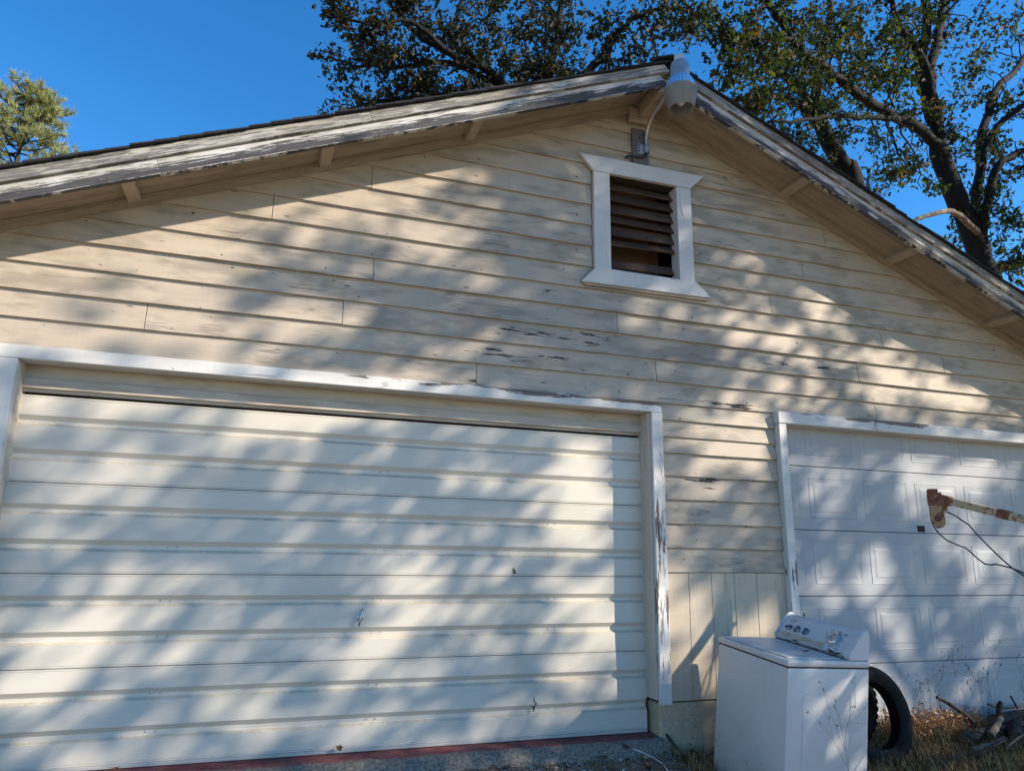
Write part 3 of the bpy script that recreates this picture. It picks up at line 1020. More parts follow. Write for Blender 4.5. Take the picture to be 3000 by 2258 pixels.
# three small selector knobs
for i, (x, rot) in enumerate(((-.252, 20), (-.172, 65), (-.092, 80))):
    k = onface(MB().lathe([(.0, .001), (.026, .001), (.026, .004), (.022, .006)], n=28), 'selector_knob', M_SILVER, x, .078, smooth=40)
    g = MB().cbox(-.026, .026, -.0085, .0085, .004, .026, .004).build('knob_grip', M_KNOBDARK, k); g.rotation_euler.z = R(rot)
    MB().lathe([(.0, .006), (.017, .006), (.017, .014), (.013, .016), (0, .016)], n=24).build('knob_cap', M_SILVER, k, smooth=40)
# oval badge recess above them
ov = MB(); ov.lathe([(.0, .0008), (.026, .0008), (.028, .0025), (.031, .0012)], n=28)
o = onface(ov, 'oval_badge', simple('badge_plastic', (.42, .43, .43), .4), -.255, .137); o.scale = (1, .52, 1)
# timer dial
dial = onface(MB().lathe([(.0, .001), (.052, .001), (.052, .003)], n=40), 'timer_dial', M_CAP, .165, .088, smooth=40)
MB().lathe([(.043, .002), (.043, .022), (.038, .026), (.030, .026), (.027, .010), (.0, .009)], n=40).build('dial_ring', M_CHROME, dial, smooth=40)
o = MB().lathe([(0, .018), (.020, .018), (.024, .014), (.024, .009)], n=28).build('dial_cap', M_SILVER, dial, smooth=40); o.scale = (.8, 1.15, 1)
MB().prism([(.0, .0), (.0, .0), (.0, .0)], 0, 0) if False else None
pr = MB()
for k in range(30):
    if k % 5 == 4: continue
    a = 2 * math.pi * k / 30
    ra, rb = .050, (.070 if k % 3 == 0 else .058)
    c_, s_ = math.cos(a), math.sin(a)
    px, py = -s_ * .0017, c_ * .0017
    pr.add([(ra * c_ + px, ra * s_ + py, .0032), (ra * c_ - px, ra * s_ - py, .0032), (rb * c_ - px, rb * s_ - py, .0032), (rb * c_ + px, rb * s_ + py, .0032)], [(0, 1, 2, 3)])
# short printed words beside the dial, too small to read in the picture
for (x, y, n) in ((-.060, .058, 1), (.058, .052, 2), (.066, .040, 1), (-.075, -.055, 3), (.045, -.064, 2), (-.080, .012, 1), (-.078, -.01, 1)):
    for j in range(n):
        yy = y - j * .0065
        xx = x - .011
        while xx < x + .011:
            wl = random.uniform(.002, .005)
            pr.add([(xx, yy, .0012), (xx + wl, yy, .0012), (xx + wl, yy + .0040, .0012), (xx, yy + .0040, .0012)], [(0, 1, 2, 3)]); xx += wl + .0012
o = pr.build('dial_print', M_INK, dial, recalc=False); o['kind'] = 'stuff'
arc = MB()
for k in range(40):
    a = R(70 + 150 * k / 39)
    arc.v += [(.088 * math.cos(a), .088 * math.sin(a), .0012), (.0895 * math.cos(a), .0895 * math.sin(a), .0012)]
for k in range(39):
    arc.f.append((2 * k, 2 * k + 1, 2 * k + 3, 2 * k + 2)); arc.mi.append(0)
arc.build('dial_arc', M_CAP, dial)
# leaf crumbs and dirt packed along the foot of the console
dm = MB()
for k in range(70):
    x_ = random.uniform(-.32, .27); y_ = random.uniform(.118, .158) ; s_ = random.uniform(.004, .013)
    a_ = random.uniform(0, 6.28)
    dm.add([(x_ + s_ * math.cos(a_ + q) * random.uniform(.5, 1.3), y_ + .5 * s_ * math.sin(a_ + q), .9285 + random.uniform(0, .008)) for q in (0, 1.6, 3.1, 4.7)], [(0, 1, 2), (0, 2, 3)])
o = dm.build('leaf_crumbs', M_LEAFD, wash, recalc=False); o['kind'] = 'stuff'
# dark joint and crack by the end cap
MB().box(-.33, .29, .150, .1655, .9206, .9245).build('console_gap', M_BLACK, wash)
MB().add([(w2 - .060, .150, .924), (w2 - .052, .150, .924), (w2 - .056, .176, .972)], [(0, 1, 2)]).build('cap_crack', M_BLACK, wash)


def leaf_curl(name, c, size, rz, label, tilt=.3, seed=0):
    """one curled dry leaf"""
    rd = random.Random(seed)
    n = 10
    b = MB()
    ring = []
    for k in range(n):
        a = 2 * math.pi * k / n
        r = size * (1.0 if k % 2 == 0 else .58) * rd.uniform(.8, 1.15)
        ring.append((r * math.cos(a), .7 * r * math.sin(a), .35 * r * abs(math.cos(a)) + rd.uniform(0, .25) * size))
    b.add([(0, 0, 0)] + ring, [(0, 1 + k, 1 + (k + 1) % n) for k in range(n)])
    o = b.build(name, M_LEAFD, smooth=False, recalc=False)
    o.matrix_world = Matrix.Translation(c) @ Matrix.Rotation(rz, 4, 'Z') @ Matrix.Rotation(tilt, 4, 'X')
    tag(o, label, 'leaf')
    return o
def wp(x, y, z): return MW @ Vector((x, y, z))
leaf_curl('dead_leaf', wp(-.125, .145, .940), .034, .4, 'brown curled leaf caught under the console below the second knob', seed=1)
leaf_curl('dead_leaf', wp(.200, .140, .940), .042, 1.3, 'dark curled leaf wedged under the console below the dial', seed=2)
leaf_curl('dead_leaf', wp(.250, .135, .938), .036, 2.2, 'tan leaf scrap wedged beside the console end cap', seed=3)
leaf_curl('dead_leaf', wp(.165, -.02, .934), .036, 3.0, 'dark leaf lying on the washing machine lid', seed=4)
leaf_curl('dead_leaf', wp(-.20, .275, 1.107), .028, .9, 'small brown leaf standing on top of the console', tilt=1.2, seed=5)

# ------------------------------------------------------------------ tyres
def tyre_mat():
    t = NT('tyre_rubber')
    v = t.co()
    n = t.noise(v, 9, 5)
    c = t.mix(t.step(n, .4, .7), (.007, .007, .007), (.016, .014, .012))
    return t.done(c, .85, 0, t.bump(t.noise(v, 60, 3), .2, .002), .2)
M_RUBBER = tyre_mat()
def tyre(loc, rx, rz, label, lugs, R0=.335, r_in=.205, wd=.20, lug=.013):
    root = tag(empty('tyre', mat=Matrix.Translation(loc) @ Matrix.Rotation(rz, 4, 'Z') @ Matrix.Rotation(rx, 4, 'X')), label, 'tyre', 'old tyres behind the washing machine')
    h = wd / 2
    prof = [(r_in, -h * .62), (r_in + .012, -h * .80), (r_in + .03, -h * .92), (r_in + .034, -h * .90), (r_in + .05, -h * .99), (R0 - .045, -h * 1.0), (R0 - .02, -h * .93), (R0 - .004, -h * .78), (R0, -h * .5), (R0, h * .5),
            (R0 - .004, h * .78), (R0 - .02, h * .93), (R0 - .045, h), (r_in + .04, h * .98), (r_in + .012, h * .8), (r_in, h * .62), (r_in + .010, h * .55), (r_in + .06, h * .86), (R0 - .04, h * .84), (R0 - .018, h * .4), (R0 - .018, -h * .4), (R0 - .04, -h * .84), (r_in + .06, -h * .86), (r_in + .010, -h * .55)]
    prof.append(prof[0])
    MB().lathe(prof, n=72, axis='Y').build('casing', M_RUBBER, root, smooth=35)
    tr = MB()
    if lug < .005:
        for y in (-.6, -.2, .2, .6):
            tr.lathe([(R0 - .006, (y - .13) * h), (R0 + .003, (y - .12) * h), (R0 + .003, (y + .12) * h), (R0 - .006, (y + .13) * h)], n=72, axis='Y')
        lugs = 0
    for k in range(lugs):
        for s in (-1, 1):
            a0 = 2 * math.pi * (k + (.25 if s > 0 else .75)) / lugs
            da = math.pi / lugs * .62
            vs = []
            for rr_ in (R0 - .004, R0 + lug):
                for a, y in ((a0 - da, s * h * .98), (a0 + da, s * h * .98), (a0 + da * .8, s * h * .12), (a0 - da * .8, s * h * .12)):
                    dr = -(lug + .003) if abs(y) > h * .9 else 0
                    vs.append(((rr_ + dr) * math.cos(a), y, (rr_ + dr) * math.sin(a)))
            tr.add(vs, [(0, 1, 2, 3), (4, 7, 6, 5), (0, 4, 5, 1), (1, 5, 6, 2), (2, 6, 7, 3), (3, 7, 4, 0)])
    tr.build('tread', M_RUBBER, root)
    return root
def ground_z(x, y):
    t = min(1, max(0, (x + .1) / .4)); t = t * t * (3 - 2 * t)
    z = -.10 - .06 * t
    z -= .085 * min(-y, 6) if y < 0 else 0
    return z
tyre((1.60, -.49, .100), R(-12), R(6), 'black tyre leaning in dry grass right of the washing machine', 64, wd=.14, r_in=.225, lug=.0006)
tyre((1.475, -.235, .165), R(-8), R(-4), 'knobbly tyre behind, seen through the hole of the front tyre', 40, .36, .25, .12)

# ------------------------------------------------------------------ rusty hoist arm
def rust_mat(name, paint, amount):
    t = NT(name)
    v = t.co()
    n = t.noise(v, 38, 5, .7); f = t.noise(v, 90, 3, .6); l = t.noise(v, 9, 3, .5)
    ru = t.mix(t.step(f, .3, .7), (.10, .032, .016), (.26, .10, .05))
    ru = t.mix(t.step(l, .5, .7), ru, (.30, .15, .105))
    p = t.math('ADD', t.math('MULTIPLY', n, .6), t.math('MULTIPLY', l, .4))
    c = t.mix(t.step(p, amount, amount + .04), paint, ru)
    return t.done(c, .75, 0, t.bump(n, .4, .004), .3)
M_RUST = rust_mat('rusted_steel', (.30, .21, .14), .38)
M_RUSTP = rust_mat('rusted_cream_paint', (.46, .36, .23), .515)
M_RUSTP2 = rust_mat('rusted_yellow_paint', (.36, .235, .11), .50)
H0 = Vector((1.8945, -1.0, 1.6708))
AD = Vector((.2216, -1.0, -.3226)); AL = AD.length; ADN = AD.normalized()
zax = (Vector((0, 0, 1)) - ADN * ADN.z).normalized()
yax = zax.cross(ADN)
HM = Matrix(((ADN.x, yax.x, zax.x, H0.x), (ADN.y, yax.y, zax.y, H0.y), (ADN.z, yax.z, zax.z, H0.z), (0, 0, 0, 1)))
hoist = tag(empty('hoist', (2.2, -2.3, -.36)), 'rusty cream hoist boom reaching in from the right with a pulley head', 'hoist')
def hp(mb, name, mat, M=HM, smooth=False):
    o = mb.build(name, mat, hoist, smooth=smooth)
    o.matrix_parent_inverse = Matrix.Translation((-2.2, 2.3, .36))
    o.matrix_basis = M
    return o
hp(MB().cbox(.0, 1.36, -.026, .026, -.034, .018, .005), 'boom', M_RUSTP)
hp(MB().cbox(.42, .50, -.030, .030, -.038, .0225, .003), 'boom_sleeve', M_RUST)
hp(MB().cbox(-.045, .10, -.031, .031, -.046, .024, .004), 'boom_cap', M_RUST)
HW = Matrix.Translation(H0)
# pulley head hangs plumb below the boom tip
hx_ = Matrix(((.72, .69, 0, 0), (-.69, .72, 0, 0), (0, 0, 1, 0), (0, 0, 0, 1)))
HH = HW @ hx_
hp(MB().cbox(-.062, .028, -.045, .045, -.062, .030, .006), 'head_block', M_RUST, HH)
hp(MB().cbox(-.060, .006, -.040, .040, .029, .056, .004), 'head_tab', M_RUST, HH)
for y in (-.040, .028):
    pts = [(-.056, -.064), (.026, -.064), (.030, -.11), (.030, -.195), (.018, -.218), (-.02, -.226), (-.045, -.205), (-.056, -.17)]
    hp(MB().prism([(x, z) for x, z in reversed(pts)], y, y + .012), 'cheek_plate', M_RUSTP2, HH)
hp(MB().lathe([(.0, -.024), (.046, -.024), (.046, -.018), (.036, -.006), (.036, .006), (.046, .018), (.046, .024), (0, .024)], (-.012, 0, -.165), 28, axis='Y'), 'sheave', M_RUST, HH, 40)
hp(MB().lathe([(.0, -.056), (.014, -.056), (.014, -.046), (.024, -.046), (.024, -.040)], (-.014, 0, -.158), 16, axis='Y'), 'pulley_bolt', M_RUST, HH, 40)
hp(MB().lathe([(.0, .0), (.016, .0), (.018, .03), (.012, .05), (0, .05)], (.040, .028, -.105), 12, axis='Y'), 'guide_roller', M_GALV, HH, 40)
hp(MB().cbox(.024, .06, -.02, .03, -.10, -.05, .004), 'guide_bracket', M_RUSTP2, HH)
ca = MB(); cb = MB()
def hw(px, pz, d):        # point in the vertical plane of the boom
    return H0 + ADN * d + Vector((px, 0, pz))
def curve(pts, n=8):
    P = [Vector(p) for p in pts]; out = []
    for i in range(len(P) - 1):
        p0, p1, p2, p3 = P[max(i - 1, 0)], P[i], P[i + 1], P[min(i + 2, len(P) - 1)]
        for k in range(n):
            t = k / n
            out.append(.5 * ((2 * p1) + (-p0 + p2) * t + (2 * p0 - 5 * p1 + 4 * p2 - p3) * t * t + (-p0 + 3 * p1 - 3 * p2 + p3) * t ** 3))
    return out + [P[-1]]
CABLE_A = CABLE_B = None

CABLE_A = [(1.823, -1.0, 1.489), (1.821, -1.01, 1.454), (1.837, -1.03, 1.405), (1.87, -1.06, 1.358), (1.917, -1.1, 1.326), (1.953, -1.13, 1.307), (1.963, -1.16, 1.276), (1.977, -1.19, 1.236), (1.995, -1.23, 1.197), (2.008, -1.26, 1.192), (2.017, -1.29, 1.197), (2.032, -1.33, 1.187), (2.044, -1.38, 1.173), (2.045, -1.42, 1.158), (2.06, -1.52, 1.12), (2.13, -1.9, .98), (2.18, -2.25, .82)]
CABLE_B = [(1.95, -1.02, 1.563), (1.976, -1.06, 1.535), (1.993, -1.1, 1.498), (2.003, -1.14, 1.465), (2.004, -1.18, 1.414), (2.017, -1.23, 1.346), (2.029, -1.28, 1.283), (2.04, -1.33, 1.225), (2.04, -1.385, 1.175), (2.045, -1.43, 1.142), (2.06, -1.54, 1.07), (2.12, -1.9, .88), (2.18, -2.25, .72)]
M_CABLE = simple('steel_cable', (.035, .045, .06), .55, .3, .4, .2, 80)
IDM = Matrix()
hp(MB().tube(CABLE_A, .0052, 7), 'cable', M_CABLE, IDM, True)
hp(MB().tube(CABLE_B, .0052, 7), 'cable', M_CABLE, IDM, True)
tip = H0 + ADN * 1.33
hp(MB().cbox(tip.x - .035, tip.x + .035, tip.y - .035, tip.y + .035, -.40, tip.z + .06, .006), 'mast', M_RUSTP, IDM)
hp(MB().cbox(tip.x - .22, tip.x + .22, tip.y - .22, tip.y + .22, -.45, -.33, .008), 'base_plate', M_RUST, IDM)
hp(MB().lathe([(.0, -.09), (.09, -.09), (.09, -.08), (.05, -.075), (.05, .075), (.09, .08), (.09, .09), (0, .09)], (tip.x + .0, tip.y + .06, .77), 24, axis='X'), 'winch_drum', M_RUST, IDM, 40)

# ------------------------------------------------------------------ ground
def ground_mat():
    t = NT('dirt_and_gravel')
    v = t.co(False)
    x = t.sep(v)[0]
    n = t.noise(v, 2.0, 6, .65); f = t.noise(v, 60, 5, .7)
    pe = t.new('ShaderNodeTexVoronoi'); t.link(v, pe.inputs['Vector']); pe.inputs['Scale'].default_value = 55
    pc = t.sep(pe.outputs['Color'])[0]
    gr = t.ramp(pc, [(0, (.075, .055, .038)), (.45, (.15, .118, .085)), (.8, (.23, .19, .145)), (1, (.38, .34, .29))])
    gr = t.mix(t.step(t.noise(v, 5, 3), .42, .62), gr, (.15, .11, .075))
    so = t.mix(t.step(f, .3, .7), (.065, .042, .026), (.17, .115, .065))
    m = t.step(t.math('ADD', x, t.math('MULTIPLY', t.math('SUBTRACT', n, .5), 1.2)), .1, .7)
    c = t.mix(m, gr, so)
    far = t.new('ShaderNodeVectorMath', operation='LENGTH'); t.link(v, far.inputs[0])
    c = t.mix(t.step(far.outputs['Value'], 3, 8), c, t.mix(t.step(n, .35, .65), (.46, .36, .22), (.38, .295, .17)))  # ground farther out made pale and warm, added as bounce light for the garage
    return t.done(c, .92, 0, t.bump(t.math('ADD', t.math('MULTIPLY', pe.outputs['Distance'], -1.0), f), .7, .012), .2)
gx = np.concatenate([[-600, -250, -100, -40, -20, -12], np.linspace(-8, 8, 161), [12, 20, 40, 100, 250, 600]])
gy = np.concatenate([[-600, -250, -100, -40, -20, -10], np.linspace(-7, 1, 97), [3, 6, 12, 25, 60, 150, 600]])
gv, gf = [], []
for y in gy:
    for x in gx:
        near = abs(x) < 8.01 and -7.01 < y < 1.01
        z = ground_z(x, y) + (random.uniform(-.008, .008) + .014 * math.sin(3.1 * x + 1.7 * y) * math.sin(2.3 * y - x) if near and y < -.2 else 0)
        gv.append((x, y, z))
nx = len(gx)
for j in range(len(gy) - 1):
    for i in range(nx - 1):
        gf.append((j * nx + i, j * nx + i + 1, (j + 1) * nx + i + 1, (j + 1) * nx + i))
gb = MB(); gb.add(gv, gf)
tag(gb.build('ground', ground_mat(), recalc=False, smooth=True), kind='structure')


def gravel_mat():
    t = NT('gravel_stone')
    r = t.new('ShaderNodeNewGeometry').outputs['Random Per Island']
    c = t.ramp(r, [(0, (.06, .05, .042)), (.3, (.16, .145, .125)), (.65, (.27, .255, .235)), (.9, (.42, .41, .39)), (1, (.6, .6, .58))])
    return t.done(c, .85, 0, None, .3)
def rocks(name, n, xr, yr, smin, smax, mat, label):
    base = np.array([(1, 0, 0), (-1, 0, 0), (0, 1, 0), (0, -1, 0), (0, 0, 1), (0, 0, -1)], float)
    tri = np.array([(0, 2, 4), (2, 1, 4), (1, 3, 4), (3, 0, 4), (2, 0, 5), (1, 2, 5), (3, 1, 5), (0, 3, 5)])
    V, F = [], []
    for i in range(n):
        x = rng.uniform(*xr); y = yr[0] + (yr[1] - yr[0]) * rng.random() ** .8
        s = smin + (smax - smin) * rng.random() ** 2.5
        sc = s * rng.uniform(.6, 1.2, 3) * np.array([1, 1, .6])
        p = base * sc + rng.normal(0, .12 * s, (6, 3))
        a = rng.uniform(0, 6.28); ca_, sa_ = math.cos(a), math.sin(a)
        p = p @ np.array([[ca_, sa_, 0], [-sa_, ca_, 0], [0, 0, 1]])
        p += (x, y, ground_z(x, y) + s * .28)
        F.append(tri + 6 * i); V.append(p)
    o = soup(name, np.concatenate(V), np.concatenate(F), mat)
    return tag(o, label, 'gravel', kind='stuff')
rocks('gravel', 9000, (-4.6, .9), (-.22, -1.3), .004, .017, gravel_mat(), 'loose grey gravel on the drive before the wide door')


# leaf litter: flat curled dry leaves
def litter(name, n, fx, mat, smin, smax, label, cat):
    V, F = [], []
    c = 0
    while c < n:
        x, y = fx()
        s = rng.uniform(smin, smax)
        k = 7
        a = np.linspace(0, 2 * np.pi, k, endpoint=False)
        rad = s * np.where(np.arange(k) % 2 == 0, 1, .6) * rng.uniform(.7, 1.2, k)
        p = np.stack([rad * np.cos(a), .75 * rad * np.sin(a), .4 * np.abs(rad * np.cos(a)) * rng.uniform(-.3, 1)], 1)
        p = np.concatenate([[[0, 0, 0]], p])
        rx, rz = rng.normal(0, .35), rng.uniform(0, 6.28)
        cr_, sr = math.cos(rx), math.sin(rx)
        p = p @ np.array([[1, 0, 0], [0, cr_, sr], [0, -sr, cr_]])
        cr_, sr = math.cos(rz), math.sin(rz)
        p = p @ np.array([[cr_, sr, 0], [-sr, cr_, 0], [0, 0, 1]])
        p += (x, y, ground_z(x, y) + rng.uniform(.006, .035))
        V.append(p)
        F.append(np.array([(0, 1 + j, 1 + (j + 1) % k) for j in range(k)]) + c * (k + 1))
        c += 1
    return tag(soup(name, np.concatenate(V), np.concatenate(F), mat), label, cat, kind='stuff')
def dry_mat(name, stops):
    t = NT(name)
    r = t.new('ShaderNodeNewGeometry').outputs['Random Per Island']
    c = t.ramp(r, stops)
    return t.done(c, .8, 0, None, .25)
M_LITTER = dry_mat('dry_leaf_litter', [(0, (.06, .03, .015)), (.5, (.15, .08, .035)), (.85, (.25, .15, .07)), (1, (.36, .26, .15))])
def f1():
    if rng.random() < .75: return rng.uniform(.15, 4.4), rng.uniform(-1.3, -.09)
    return rng.uniform(-4, .2), rng.uniform(-.75, -.24)
litter('leaf_litter', 900, f1, M_LITTER, .018, .045, 'brown fallen leaves scattered along the foot of the garage', 'leaves')

# dry grass
def grass():
    V, F = [], []
    c = 0
    n = 22000
    for i in range(n):
        u = rng.random()
        if u < .80:
            x = rng.uniform(1.0, 4.6); y = -.06 - 1.25 * rng.random() ** 1.3
            hgt = rng.uniform(.04, .17) * (1.25 if y > -.35 and 1.9 < x < 3.2 else .8)
        elif u < .9:
            x = rng.uniform(.05, 1.0); y = rng.uniform(-.8, -.14); hgt = rng.uniform(.03, .12)
        else:
            x = rng.uniform(-4.5, .2); y = rng.uniform(-.9, -.26); hgt = rng.uniform(.01, .045)
        z = ground_z(x, y) - .005
        a = rng.uniform(0, 6.28); lean = rng.uniform(.1, 1.1) * hgt
        w = rng.uniform(.0009, .0024)
        dx, dy = math.cos(a), math.sin(a)
        px, py = -dy * w, dx * w
        m = np.array([x + dx * lean * .35, y + dy * lean * .35, z + hgt * .62])
        tpt = np.array([x + dx * lean, y + dy * lean, z + hgt * rng.uniform(.75, 1)])
        V.append([(x - px, y - py, z), (x + px, y + py, z), (m[0] - px * .8, m[1] - py * .8, m[2]), (m[0] + px * .8, m[1] + py * .8, m[2]), tuple(tpt)])
        F.append(np.array([(0, 1, 3), (0, 3, 2), (2, 3, 4)]) + 5 * c); c += 1
    V = np.concatenate([np.array(v) for v in V]); F = np.concatenate(F)
    return soup('dry_grass', V, F, dry_mat('straw_grass', [(0, (.12, .06, .022)), (.45, (.27, .15, .055)), (.8, (.40, .25, .10)), (1, (.52, .36, .17))]))
tag(grass(), 'dry straw grass along the foot of the right door', 'grass', kind='stuff')

# reddish dry herb tufts with seed heads
M_HERB = dry_mat('rust_herb', [(0, (.22, .10, .04)), (.5, (.36, .18, .07)), (.8, (.46, .26, .11)), (1, (.58, .40, .22))])
def herb():
    V, F = [], []; c = 0
    for i in range(620):
        x = rng.normal(2.35, .42); y = rng.uniform(-.34, -.07)
        if x < 1.72 or x > 3.4: continue
        z = ground_z(x, y); hgt = rng.uniform(.10, .26) * (1 - .35 * abs(x - 2.4))
        tx, ty = x + rng.normal(0, .05), y + rng.normal(0, .03)
        w = .0013
        V.append(np.array([(x - w, y, z), (x + w, y, z), (tx, ty, z + hgt)])); F.append(np.array([(0, 1, 2)]) + c); c += 3
        for k in range(10):
            f = rng.uniform(.45, 1.05)
            p = np.array([x + (tx - x) * f, y + (ty - y) * f, z + hgt * f]) + rng.normal(0, .016, 3)
            s = rng.uniform(.004, .010)
            q = p + rng.normal(0, s, (3, 3))
            V.append(q); F.append(np.array([(0, 1, 2)]) + c); c += 3
    return soup('dry_herb', np.concatenate(V), np.concatenate(F), M_HERB)
tag(herb(), 'rust-brown dried herbs in a clump below the right door', 'herbs', kind='stuff')

# tall dead weed stalks: each a thing
M_STALK = simple('dead_stalk', (.11, .085, .06), .8)
M_SEED = simple('seed_head', (.09, .055, .035), .9)
def weed(x, y, h, seed, label, spread=.5):
    rd = random.Random(seed)
    h *= 1.25
    root = tag(empty('weed', (x, y, ground_z(x, y))), label, 'weed', 'tall dead weeds before the right door')
    st, sd = MB(), MB()
    def head(p):
        for k in range(rd.randint(3, 5)):
            c = Vector(p) + Vector((rd.uniform(-1, 1), rd.uniform(-1, 1), rd.uniform(-1, 1))) * .009
            s = rd.uniform(.0025, .0048)
            sd.add([c + Vector(q) * s for q in ((1, 0, 0), (-1, 0, 0), (0, 1, 0), (0, -1, 0), (0, 0, 1), (0, 0, -1))],
                   [(0, 2, 4), (2, 1, 4), (1, 3, 4), (3, 0, 4), (2, 0, 5), (1, 2, 5), (3, 1, 5), (0, 3, 5)])
    def br(p, d, L, r, lev):
        pts = [Vector(p)]
        for k in range(4):
            d = (d + Vector((rd.uniform(-.2, .2), rd.uniform(-.2, .2), rd.uniform(-.05, .12)))).normalized()
            pts.append(pts[-1] + d * L / 4)
        st.tube(pts, [r, r * .9, r * .8, r * .7, r * .5], 4, cap=False)
        if lev == 0 or L < .05:
            head(pts[-1]); return
        for k in range(rd.randint(2, 4)):
            q = pts[rd.randint(2, 4)]
            nd = (d + Vector((rd.uniform(-1, 1), rd.uniform(-.5, .5), rd.uniform(-.1, .5))) * spread * 1.3).normalized()
            br(q, nd, L * rd.uniform(.4, .65), r * .65, lev - 1)
    br((0, 0, 0), Vector((rd.uniform(-.15, .15), rd.uniform(-.1, .1), 1)).normalized(), h * .62, .0013, 2)
    st.build('stalk', M_STALK, root); sd.build('seed_heads', M_SEED, root)['kind'] = 'stuff'
ORD = 'first second third fourth fifth sixth seventh eighth ninth tenth eleventh twelfth'.split()
for i, (x, y, h) in enumerate(sorted([(1.93, -.16, .34), (2.12, -.12, .40), (2.36, -.14, .44), (2.52, -.11, .52), (2.70, -.17, .44), (2.88, -.12, .56), (3.02, -.16, .42), (3.16, -.13, .62), (3.32, -.15, .5), (3.5, -.12, .6), (3.72, -.15, .5), (2.24, -.2, .36)])):
    weed(x, y, h, 40 + i, 'dead weed with dark seed heads, %s counted rightwards from the tyre' % ORD[i])
weed(.50, -1.40, .56, 90, 'thin dead weed growing in front of the washing machine side')
weed(.655, -1.43, .36, 91, 'low dead weed with one dark bud by the washing machine corner')

# logs and branches in a heap
def bark_mat(name, a, b, sc=14):
    t = NT(name)
    v = t.co()
    n = t.noise(t.scale(v, (1, 1, .35)), sc, 6, .7, .4)
    c = t.mix(t.step(n, .35, .68), a, b)
    c = t.mix(t.step(t.noise(v, 3, 3), .55, .7, 0, .6), c, tuple(min(1, x * 1.7) for x in b))
    return t.done(c, .88, 0, t.bump(n, .8, .02), .25)
M_LOG = bark_mat('log_bark', (.018, .014, .011), (.075, .058, .045), 30)
M_BLEACH = bark_mat('bleached_wood', (.09, .068, .048), (.24, .19, .14), 30)
M_CUT = simple('cut_wood', (.12, .08, .05), .8, 0, .3, .25, 40)
def log(pts, rad, mat, label, name='log', cut=True):
    P = curve(pts, 4)
    r = [rad * (1 - .25 * i / len(P)) * random.uniform(.88, 1.12) for i in range(len(P))]
    root = tag(empty(name, pts[0]), label, 'log' if name == 'log' else 'branch', 'heap of old wood before the right door')
    o = MB().tube(P, r, 9, cap=True).build('wood', mat, root, smooth=50)
    o.matrix_parent_inverse = Matrix.Translation(-Vector(pts[0]))
    if cut:
        d = (P[0] - P[1]).normalized()
        q = d.to_track_quat('Z', 'Y').to_matrix().to_4x4(); q.translation = P[0] + d * .002
        e = MB().lathe([(0, 0), (r[0] * .86, 0)], n=12).build('cut_end', M_CUT, root)
        e.matrix_parent_inverse = Matrix.Translation(-Vector(pts[0])); e.matrix_basis = q
gz = ground_z
log([(2.52, -.43, -.12), (2.78, -.40, -.11), (3.1, -.36, -.10)], .052, M_LOG, 'thick dark log lying lowest at the left of the wood heap')
log([(2.92, -.56, -.13), (3.15, -.38, -.09), (3.6, -.22, -.05)], .058, M_LOG, 'thick dark log pointing towards the viewer on the wood heap')
log([(2.96, -.34, -.04), (3.3, -.28, -.03), (3.75, -.25, -.02)], .050, M_LOG, 'dark log lying on top at the back of the wood heap')
log([(3.18, -.62, -.14), (3.5, -.48, -.11), (3.9, -.4, -.1)], .062, M_LOG, 'dark log at the right edge of the wood heap')
log([(2.42, -.58, -.165), (2.52, -.60, -.145), (2.62, -.62, -.118), (2.70, -.63, -.085)], .022, M_BLEACH, 'pale bleached curved branch in front of the wood heap', 'branch', False)
log([(2.80, -.30, -.05), (2.72, -.26, .03), (2.62, -.22, .10), (2.55, -.20, .135)], .018, M_LOG, 'dark broken branch rising from the left of the wood heap', 'branch', False)
log([(3.02, -.36, -.02), (3.00, -.37, .05), (3.03, -.38, .11)], .024, M_LOG, 'reddish stub standing up in the wood heap', 'branch', False)
log([(2.98, -.30, .08), (3.12, -.29, .045), (3.3, -.27, .035), (3.5, -.26, .05)], .012, M_BLEACH, 'thin pale curved branch on top of the wood heap', 'branch', False)
log([(3.30, -.30, .03), (3.27, -.3, .08), (3.24, -.3, .13)], .009, M_LOG, 'short dark twig sticking up right in the wood heap', 'branch', False)
log([(2.66, -.66, -.15), (2.85, -.62, -.10), (3.02, -.60, -.06)], .010, M_BLEACH, 'thin grey stick leaning before the dark logs', 'branch', False)
log([(2.72, -.50, -.10), (2.84, -.46, -.05), (2.95, -.42, .0)], .030, M_BLEACH, 'stout weathered branch across the middle of the wood heap', 'branch', True)

for k in range(16):
    x0_, y0_ = random.uniform(2.35, 3.5), random.uniform(-.75, -.3)
    a_ = random.uniform(0, 6.28); L_ = random.uniform(.18, .4)
    z0_ = gz(x0_, y0_) + random.uniform(.02, .12)
    log([(x0_, y0_, z0_), (x0_ + .5 * L_ * math.cos(a_), y0_ + .25 * L_ * math.sin(a_), z0_ + random.uniform(-.02, .05)), (x0_ + L_ * math.cos(a_), y0_ + .45 * L_ * math.sin(a_), z0_ + random.uniform(-.05, .10))],
        random.uniform(.004, .011), M_LOG, 'thin broken twig lying among the logs of the wood heap', 'branch', False)

